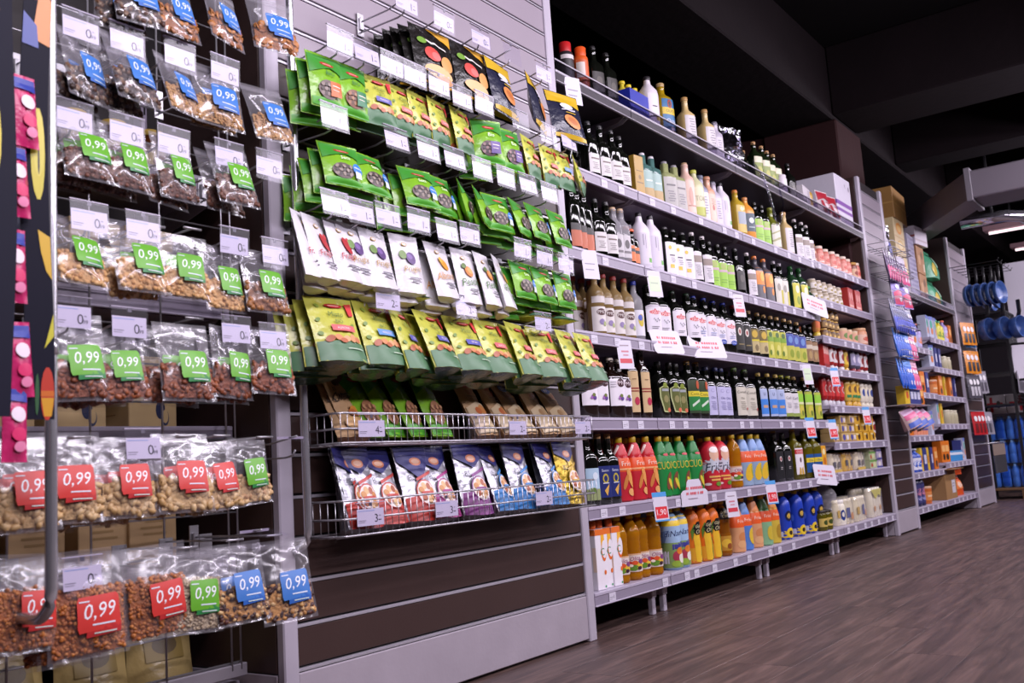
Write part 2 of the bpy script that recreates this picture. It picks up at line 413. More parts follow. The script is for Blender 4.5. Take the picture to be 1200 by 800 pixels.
for u in range(4):
    unit(['shelving frame behind the bottles right beside the wide slat pillar', 'second shelving frame along the oil aisle, after the narrow one', 'third shelving frame along the oil aisle', 'shelving frame of the sauce bay beside the narrow slat pillar'][u], EDGES[u], EDGES[u+1])
    lv = LEV3 if u == 3 else LEV
    for k, z in enumerate(lv):
        W = EDGES[u+1]-EDGES[u]; n = 3 if u == 0 else (7 if u == 3 else 6)
        lab = [] if k == 0 else [-W/2+W*(i+.5+rr.uniform(-.28, .28))/n for i in range(n) if rr.random() < .85]
        nm = 'bottom' if k == len(lv)-1 else ORD[k] if k else 'top'
        shelf('lavender-grey metal shelf, %s level%s of the %s' % (nm, '' if nm in ('top', 'bottom') else ' from the top', UNAME[u]), EDGES[u], EDGES[u+1], z, .44, lab, riser=(k == 0), group='shelves along the oil aisle', legs=(k == len(lv)-1))

# ---- places of the goods, in metres (shelf level, kind, x along the aisle, y)
RUNS=[
  (6, 'carton_white', [3.475, 3.54, 3.61], 0.06),
  (6, 'pet_salad', [3.687, 3.803, 3.896, 3.989], 0.07),
  (6, 'pet_skyblue', [4.175, 4.278], 0.07),
  (6, 'pet_orange', [4.422, 4.529, 4.65], 0.07),
  (6, 'pet_amber', [4.765], 0.07),
  (6, 'taper_peach', [4.931, 5.188], 0.07),
  (6, 'taper_blue', [5.051], 0.07),
  (6, 'taper_green', [5.312], 0.07),
  (6, 'taper_yellow', [5.427], 0.07),
  (6, 'pet_sunflower', [5.654, 5.869, 6.081, 6.24], 0.08),
  (6, 'pet_clear', [6.62], 0.13),
  (6, 'jar_olive', [6.229, 6.337], 0.05),
  (6, 'jar_mayo_big', [6.662], 0.09),
  (5, 'dark_picture', [3.477], 0.06),
  (5, 'dark_navy', [3.576, 3.655], 0.06),
  (5, 'taper_red', [3.775, 3.883, 4.004], 0.07),
  (5, 'taper_cuore', [4.135, 4.227, 4.35, 4.483], 0.07),
  (5, 'pet_frio', [4.693, 4.826], 0.07),
  (5, 'pet_salad', [4.982], 0.07),
  (5, 'taper_corn', [5.128, 5.237, 5.356], 0.07),
  (5, 'dark_emblem', [5.627, 5.753], 0.07),
  (5, 'tall_red_crest', [5.912], 0.07),
  (5, 'olive_blue_yellow', [6.111, 6.278], 0.07),
  (5, 'carton_yellow', [6.378], 0.05),
  (4, 'balsamic', [3.506, 3.596, 3.716, 3.803], 0.06),
  (4, 'slim_beige', [3.904, 4.01], 0.06),
  (4, 'olive_shield', [4.195, 4.289, 4.387], 0.06),
  (4, 'olive_costa', [4.494, 4.613], 0.06),
  (4, 'olive_lilac', [4.71, 4.821, 4.904], 0.06),
  (4, 'olive_beige', [5.074, 5.242], 0.06),
  (4, 'olive_blue_slim', [5.458, 5.57, 5.701], 0.06),
  (4, 'olive_cream', [5.807, 5.932], 0.06),
  (4, 'olive_lime', [6.037, 6.177, 6.364], 0.06),
  (3, 'vinegar_tan', [3.652, 3.73, 3.817, 3.911], 0.06),
  (3, 'vinegar_clear', [4.004], 0.06),
  (3, 'desantis', [4.147, 4.249, 4.415, 4.555], 0.06),
  (3, 'desantis_blue', [4.651, 4.771, 4.907, 5.025], 0.06),
  (3, 'olive_redcap', [5.161, 5.276], 0.06),
  (3, 'olive_gold', [5.389, 5.519], 0.06),
  (3, 'olive_yellowgreen', [5.639, 5.729, 5.821], 0.06),
  (3, 'olive_blue_yellow2', [5.938, 6.051, 6.183], 0.06),
  (3, 'olive_brown', [6.311, 6.427], 0.06),
  (2, 'slim_dark', [3.492, 3.547, 3.611], 0.06),
  (2, 'dark_small_white', [3.713, 3.796], 0.06),
  (2, 'silver_cork', [3.876, 3.928], 0.06),
  (2, 'orange_cap', [3.972, 4.03], 0.06),
  (2, 'white_plastic', [4.128, 4.228], 0.06),
  (2, 'square_white', [4.384, 4.474, 4.572], 0.06),
  (2, 'dark_white', [4.689, 4.821], 0.06),
  (2, 'dark_lime', [4.929, 5.036, 5.13], 0.06),
  (2, 'dark_plain', [5.269], 0.06),
  (2, 'dark_white', [5.445], 0.06),
  (2, 'orange_label', [5.577, 5.713], 0.06),
  (2, 'tall_gold_white', [5.877, 5.98], 0.06),
  (2, 'olive_yellow_greencap', [6.196, 6.324], 0.06),
  (2, 'small_green', [6.419, 6.512], 0.06),
  (1, 'dark_small_white', [3.706, 3.797, 3.89, 3.995], 0.06),
  (1, 'gold_tin', [4.106], 0.06),
  (1, 'teal_bottle', [4.224, 4.31], 0.06),
  (1, 'square_grey', [4.465, 4.563], 0.06),
  (1, 'pink_tall', [4.686], 0.06),
  (1, 'pale_green', [4.785], 0.06),
  (1, 'greyblue_slim', [4.875], 0.06),
  (1, 'peach_slim', [4.959], 0.06),
  (1, 'white_slim', [5.049], 0.06),
  (1, 'white_plastic', [5.166], 0.06),
  (1, 'yellow_bottle', [5.344], 0.06),
  (1, 'orange_bottle', [5.515], 0.06),
  (1, 'dark_lime', [5.668, 5.772], 0.06),
  (1, 'olive_diag', [5.917], 0.06),
  (1, 'cream_bottle', [6.144], 0.06),
  (1, 'dark_white', [6.355, 6.479, 6.599], 0.06),
  (0, 'spray_red', [3.592], 0.09),
  (0, 'spray_orange', [3.667], 0.05),
  (0, 'dark_plain', [3.828, 3.939], 0.07),
  (0, 'white_dark_cap', [4.324], 0.05),
  (0, 'oil_blue_label', [4.523], 0.07),
  (0, 'cream_bottle', [4.777, 5.035], 0.06),
  (0, 'white_slim', [5.217], 0.09),
  (0, 'dark_green_yellow', [5.772, 5.892, 6.017, 6.122], 0.07),
  (0, 'white_jar', [6.134], 0.04),
  (0, 'dark_plain', [6.397], 0.08),
]
HANG={
  'r1':[ ('green_bio', 1.847, 1.815, -5, 3), ('green_bio_seed', 1.954, 1.813, 2, 2), ('lime_small_purple', 2.062, 1.831, 0, 2), ('lime_small_pink', 2.169, 1.837, 4, 2), ('lime_small_pink', 2.251, 1.814, 10, 2), ('lime_small_pink', 2.351, 1.806, 18, 2), ('lime_small_pink', 2.461, 1.81, 18, 2), ('green_fig', 2.607, 1.816, -30, 3), ('green_fig', 2.729, 1.833, 0, 2), ('lime_small_pink', 2.86, 1.818, 15, 2), ('lime_small_pink', 2.991, 1.828, 10, 2), ('lime_small_blue', 3.081, 1.835, 10, 1), ('lime_small_pink', 3.184, 1.826, 45, 1) ],
  'r2':[ ('green_seed', 1.887, 1.603, -6, 5), ('green_seed', 1.997, 1.597, 12, 3), ('green_seed', 2.215, 1.606, -4, 4), ('green_seed', 2.321, 1.603, 10, 2), ('green_seed', 2.44, 1.631, 50, 3), ('green_seed', 2.531, 1.622, 40, 2), ('green_seed', 2.627, 1.626, 0, 3), ('green_seed', 2.751, 1.613, 25, 3), ('green_seed', 2.868, 1.605, 20, 3), ('green_seed', 3.008, 1.594, 15, 3) ],
  'r3':[ ('white_strawberry', 1.741, 1.33, 50, 1), ('white_strawberry', 1.787, 1.337, 38, 2), ('white_strawberry', 1.869, 1.34, 28, 2), ('white_plum', 1.926, 1.341, 12, 2), ('white_plum', 2.012, 1.347, 12, 3), ('white_plum', 2.149, 1.364, -2, 4), ('white_apricot', 2.297, 1.378, 20, 3), ('white_peach', 2.429, 1.372, 15, 4), ('white_peach', 2.53, 1.377, 30, 3), ('white_peach', 2.616, 1.379, 55, 2), ('green_seed', 2.756, 1.38, 15, 4), ('green_seed', 2.883, 1.371, 12, 4), ('green_seed', 3.031, 1.366, 15, 4) ],
  'r4':[ ('lime_pink', 1.839, 1.084, -3, 4), ('lime_blue', 2.009, 1.081, 25, 3), ('lime_purple', 2.125, 1.09, 55, 2), ('lime_purple', 2.254, 1.107, 38, 3), ('lime_purple', 2.409, 1.11, 12, 4), ('lime_pink', 2.553, 1.103, 22, 3), ('lime_pink', 2.716, 1.114, 42, 2), ('lime_pink', 2.858, 1.12, 12, 4), ('lime_pink', 3.027, 1.115, 36, 2), ('lime_pink', 3.165, 1.111, 22, 4) ],
  'top':[ ('chip_black', 2.334, 2.065, -2, 5), ('chip_black', 2.53, 2.054, 2, 3), ('chip_navy', 2.695, 2.034, 12, 2), ('chip_navy', 2.917, 2.059, 32, 1), ('chip_navy', 3.119, 2.077, -6, 1) ],
}
BASK={
  'b1':[ ('kraft_script', 1.844, 35), ('kraft_script', 1.889, 30), ('kraft_script', 1.962, 15), ('green_bio_big', 2.059, 10), ('green_bio_big', 2.131, 30), ('green_bio_big', 2.231, 20), ('green_bio_big', 2.352, 20), ('kraft_red', 2.582, 15), ('kraft_red', 2.702, 20), ('kraft_blue', 2.818, 15), ('kraft_blue', 2.964, 15), ('kraft_blue', 3.108, 15) ],
  'b2':[ ('silver_red', 1.826, 40), ('silver_red', 1.87, 40), ('silver_red', 1.921, 40), ('silver_red', 2.002, 10), ('silver_red', 2.107, 0), ('silver_navytop', 2.263, 0), ('silver_pink', 2.356, 5), ('silver_purple', 2.525, 5), ('silver_blue', 2.658, 30), ('silver_blue', 2.794, 5), ('silver_blue', 2.988, 10), ('silver_yellow', 3.167, 5) ],
}
NUT=[
   ('dark_mix', 'b', 1.246, 1.836, 0, 1.0, 2),
   ('chips', 'b', 1.348, 1.844, 20, 1.0, 1),
   ('chips', 'b', 1.493, 1.869, 28, 1.0, 1),
   ('chips', 'b', 1.658, 1.902, -12, 1.1, 1),
   ('dark_mix', 'b', 1.114, 1.619, 38, 1.0, 2),
   ('dark_mix', 'b', 1.224, 1.644, 28, 1.1, 2),
   ('sesame', 'b', 1.351, 1.639, 35, 0.95, 1),
   ('sesame', 'b', 1.479, 1.653, -5, 1.1, 2),
   ('sesame', 'b', 1.625, 1.646, 5, 1.05, 1),
   ('raisin', 'g', 1.12, 1.435, 8, 1.0, 3),
   ('raisin', 'g', 1.219, 1.437, 15, 1.0, 2),
   ('raisin', 'g', 1.344, 1.436, 25, 1.0, 2),
   ('raisin', 'g', 1.507, 1.448, 12, 1.05, 2),
   ('hazel', 'g', 1.1, 1.194, 20, 1.0, 1),
   ('hazel', 'g', 1.242, 1.204, 10, 1.1, 2),
   ('hazel', 'g', 1.372, 1.205, -5, 1.0, 2),
   ('hazel', 'g', 1.474, 1.188, 18, 1.05, 1),
   ('walnut', 'g', 1.602, 1.186, 5, 1.1, 1),
   ('almond', 'g', 1.091, 0.965, 8, 1.2, 2),
   ('almond', 'g', 1.195, 0.963, 0, 1.0, 3),
   ('almond', 'g', 1.362, 0.97, 8, 1.2, 2),
   ('almond', 'g', 1.505, 0.977, 22, 1.1, 2),
   ('almond', 'g', 1.622, 0.987, 2, 1.1, 1),
   ('peanut', 'r', 0.984, 0.712, 10, 1.2, 3),
   ('peanut', 'r', 1.079, 0.714, -3, 1.2, 3),
   ('peanut', 'r', 1.214, 0.711, 5, 1.1, 3),
   ('peanut', 'r', 1.356, 0.712, 0, 1.15, 2),
   ('peanut', 'r', 1.445, 0.704, 15, 1.0, 2),
   ('cashew', 'g', 1.54, 0.716, 10, 1.0, 1),
   ('corn', 'r', 1.005, 0.476, 20, 1.2, 3),
   ('corn', 'r', 1.122, 0.454, -2, 1.45, 3),
   ('corn', 'r', 1.281, 0.461, 2, 1.3, 3),
   ('rice', 'g', 1.391, 0.451, 5, 1.2, 2),
   ('cocktail', 'b', 1.501, 0.446, 0, 1.2, 2),
   ('cocktail', 'b', 1.641, 0.44, -5, 1.3, 1),
]
NTAG= [(1.113, 1.725), (1.226, 1.732), (1.368, 1.741), (1.501, 1.742), (1.096, 1.511), (1.223, 1.512), (1.346, 1.514), (1.507, 1.519), (1.635, 1.523), (1.13, 1.29), (1.261, 1.289), (1.515, 1.295), (1.645, 1.287), (1.09, 1.074), (1.223, 1.063), (1.513, 1.071), (1.628, 1.062), (1.253, 0.793), (1.109, 0.53)]
PTAG={
  'top' : [(2.18, 2.173), (2.363, 2.178), (2.56, 2.182), (2.741, 2.185), (2.947, 2.173)] ,
  'r1' : [(1.881, 1.941), (1.988, 1.94), (2.097, 1.939), (2.202, 1.939), (2.317, 1.942), (2.434, 1.929), (2.556, 1.942), (2.766, 1.939), (2.946, 1.933), (3.088, 1.938)] ,
  'r2' : [(1.845, 1.705), (2.099, 1.703), (2.244, 1.705), (2.374, 1.705), (2.518, 1.702), (2.653, 1.701), (2.787, 1.704), (2.923, 1.699)] ,
  'r3' : [(1.834, 1.452), (1.933, 1.446), (2.045, 1.454), (2.181, 1.462), (2.314, 1.452), (2.431, 1.462), (2.727, 1.455), (2.864, 1.447), (3.004, 1.441)] ,
  'r4' : [(2.028, 1.201), (2.386, 1.216), (2.823, 1.202)] ,
}
TUBE1X= 0.976
STR_A= 0.914
STR_B= 0.815
SWEETS= [(0.868, 1.466, -0.1), (0.852, 1.331, -0.1), (0.851, 1.172, -0.05), (0.859, 1.002, -0.1), (0.856, 0.888, 0)]
# ================================================================= BOTTLES, JARS, CARTONS
PROF = {
 'olive': [(0, 0), (.9, 0), (1, .015), (1, .60), (.97, .66), (.82, .715), (.5, .765), (.36, .80), (.33, .84), (.32, .94), (.36, .945), (.36, .96)],
 'bord': [(0, 0), (.9, 0), (1, .015), (1, .58), (.96, .63), (.72, .68), (.42, .73), (.34, .78), (.32, .94), (.36, .945), (.36, .96)],
 'slim': [(0, 0), (.9, 0), (1, .015), (1, .66), (.9, .71), (.6, .76), (.46, .80), (.42, .94), (.46, .945), (.46, .96)],
 'pet': [(0, 0), (.86, 0), (1, .03), (1, .09), (.95, .105), (1, .12), (1, .4), (.93, .42), (1, .44), (.93, .47), (1, .50), (.93, .53), (1, .56), (.94, .59), (1, .62), (1, .7), (.86, .78), (.5, .87), (.34, .905), (.32, .94), (.32, .95)],
 'petsm': [(0, 0), (.86, 0), (1, .03), (1, .25), (.97, .3), (1, .35), (.95, .48), (1, .60), (1, .72), (.9, .81), (.55, .89), (.34, .915), (.32, .94), (.32, .95)],
 'taper': [(0, 0), (.9, 0), (1, .02), (1, .22), (1, .52), (.94, .6), (.8, .7), (.62, .8), (.44, .89), (.34, .915), (.32, .95)],
 'plastic': [(0, 0), (.94, 0), (1, .02), (1, .64), (.92, .71), (.6, .79), (.38, .84), (.34, .88), (.3, .94), (.3, .95)],
 'sq': [(0, 0), (.95, 0), (1, .015), (1, .66), (.95, .70), (.6, .745), (.42, .77), (.38, .80), (.38, .95)],
 'jar': [(0, 0), (.92, 0), (1, .04), (1, .74), (.93, .81), (.84, .85), (.84, .9)],
 'can': [(0, 0), (.97, 0), (1, .01), (1, .72), (.93, .77), (.7, .80), (.6, .82)],
 'tub': [(0, 0), (.86, 0), (.88, .02), (1, .86), (1, .9)],
 'squeeze': [(0, 0), (.6, 0), (.62, .14), (.66, .15), (.95, .2), (1, .3), (.96, .55), (1, .75), (.95, .93), (.75, .99), (.4, 1)],
}
def bottle(H, R, prof, body, cap, capr=.36, p=2, lab=(), sy=1, capz=.93, neck=None, sleeve=None, capmat_rough=.4, n=24):
    pr = [(r*R, z*H) for r, z in PROF[prof]]
    mb = MB(); lathe(mb, pr, body, n, p, sy=sy); parts = []
    def rad(z):
        for (r0, z0), (r1, z1) in zip(pr, pr[1:]):
            if z1 > z0 and z0 <= z <= z1: return r0+(r1-r0)*(z-z0)/(z1-z0)
        return pr[-1][0]
    labs = []
    for L in lab:
        z0, z1, arc, bg, items = L[:5]; A = math.radians(arc)
        def F(u, v, l, z0=z0, z1=z1, A=A):
            z = H*(z0+(z1-z0)*v); t = -PI/2+u*A/2; r = rad(z)*se(t, p)+.0008+.0008*l
            return (r*math.cos(t), sy*r*math.sin(t), z)
        m2 = MB(); Wd = A*R; Hd = (z1-z0)*H
        if bg:
            nu, nv = max(6, int(arc/12)), 1 if prof in ('olive', 'bord', 'slim', 'sq', 'jar', 'plastic') and z1 < .6 else 8
            vs = [F(-1+2*i/nu, j/nv, 0) for j in range(nv+1) for i in range(nu+1)]
            fs = [(j*(nu+1)+i, j*(nu+1)+i+1, (j+1)*(nu+1)+i+1, (j+1)*(nu+1)+i) for j in range(nv) for i in range(nu)]
            m2.add(vs, fs, ink(bg), True)
        art(m2, F, items, Wd, Hd); labs.append(('label', m2.mesh('label'), None, ()))
    parts.append(('body', mb.mesh('body'), None, ()))
    if cap:
        m3 = MB(); cr = capr*R; z0 = capz*H
        lathe(m3, [(cr*.98, z0), (cr, z0+.002), (cr, H-.003), (cr*.9, H)], mat('cap_'+cap, cap, capmat_rough, 0, .06, 30), 14)
        parts.append(('cap', m3.mesh('cap'), None, ()))
    if neck:
        m4 = MB(); z0, z1 = neck[0]*H, neck[1]*H
        lathe(m4, [(rad(z0)+.0008, z0), (rad(z1)+.0008, z1)], ink(neck[2]), 14, cap=False); parts.append(('neck_band', m4.mesh('neck_band'), None, ()))
    return parts+labs
def carton(W, D, H, c, front=(), left=(), top=None, cap=None, bev=.002):
    mb = MB(); box(mb, -W/2, W/2, -D/2, D/2, 0, H, mat('carton_'+c, c, .4, 0, .04, 30), bev); parts = [('body', mb.mesh('body'), None, ())]
    m2 = MB()
    if front: art(m2, lambda u, v, l: (u*W/2, -D/2-.0004-.0003*l, v*H), front, W, H)
    if left: art(m2, lambda u, v, l: (-W/2-.0004-.0003*l, -u*D/2, v*H), left, D, H)
    if m2.v: parts.append(('printed_front', m2.mesh('printed_front'), None, ()))
    if cap:
        m3 = MB(); lathe(m3, [(.014, H), (.016, H+.002), (.016, H+.03), (.013, H+.033)], mat('cap_'+cap, cap, .4), 14, cy=.0); parts.append(('cap', m3.mesh('cap'), None, ()))
    return parts
DG = glass('0d0f0b'); BRG = glass('1c0f0b'); OLV = liquid('olive_oil_glass', '6d6414', .35); GOLD = liquid('sunflower_oil_plastic', 'd08a1a', .5, .03)
AMB = liquid('amber_oil_plastic', 'a8651a', .4); TAN = liquid('vinegar_glass', 'a98d5c', .5); WATER = liquid('clear_vinegar_glass', 'c9c6cc', .6); TEAL = liquid('teal_glass', '5f8a84', .4)
LG = liquid('pale_green_glass', 'b9c087', .4)
def plas(h): return mat('plastic_'+h, h, .34, 0, .05, 20)
def lines(u, v0, n, c, w=.5, dv=.05): return [('r', u-w/2*(1-.2*(i % 3)), v0-i*dv, u+w/2*(1-.3*((i+1) % 2)), v0-i*dv+dv*.36, c) for i in range(n)]
salad = [('r', -1, .92, 1, 1, 'd9b089'), ('t', 'Olita', .1, .74, .017, '8d2f6a', .08), ('e', -.35, .4, .35, .2, 'c43024'), ('e', .3, .34, .4, .2, 'e0ba3a'), ('e', -.05, .22, .34, .16, '5d8c2c'), ('e', .5, .55, .22, .14, '7b3f77'), ('e', -.55, .22, .2, .12, 'e8e0c8'), ('e', .05, .5, .2, .12, 'd8562a'), ('e', -.2, .35, .14, .08, 'f2e9d6'), ('e', .35, .2, .16, .1, '3b2030')]
corn = [('p', [(.0, .02), (.5, .0), (.75, .12), (.35, .62), (.1, .72), (-.1, .5)], 'e2b52c'), ('p', [(.45, .0), (.85, .1), (.85, .4), (.55, .5)], '4b7a2a'), ('p', [(-.2, .45), (.1, .75), (.0, .8), (-.25, .65)], '587f2c')]
def taper(c_top, c_band, c_low, extra, body=None):
    return bottle(.285, .043, 'taper', plas(body or c_low), 'd9b516', .4, 3.2, [(.02, .9, 250, None, [('r', -1, 0, 1, .62, c_low), ('r', -1, .5, 1, .74, c_band), ('p', [(-.9, .74), (.9, .74), (.5, .985), (-.5, .985)], c_top)]+extra)], capz=.91)
shrimp = [('e', .28, .38, .12, .18, 'dd9a52', .25), ('e', .05, .32, .09, .14, 'c97f3d', -.3), ('e', .3, .14, .16, .07, 'e0a564', .5)]
ribs = [('r', -.62, .08+i*.045, -.46, .092+i*.045, 'e8a46c') for i in range(9)]
gribs = [('r', -.62, .08+i*.045, -.46, .092+i*.045, '7fc46a') for i in range(9)]
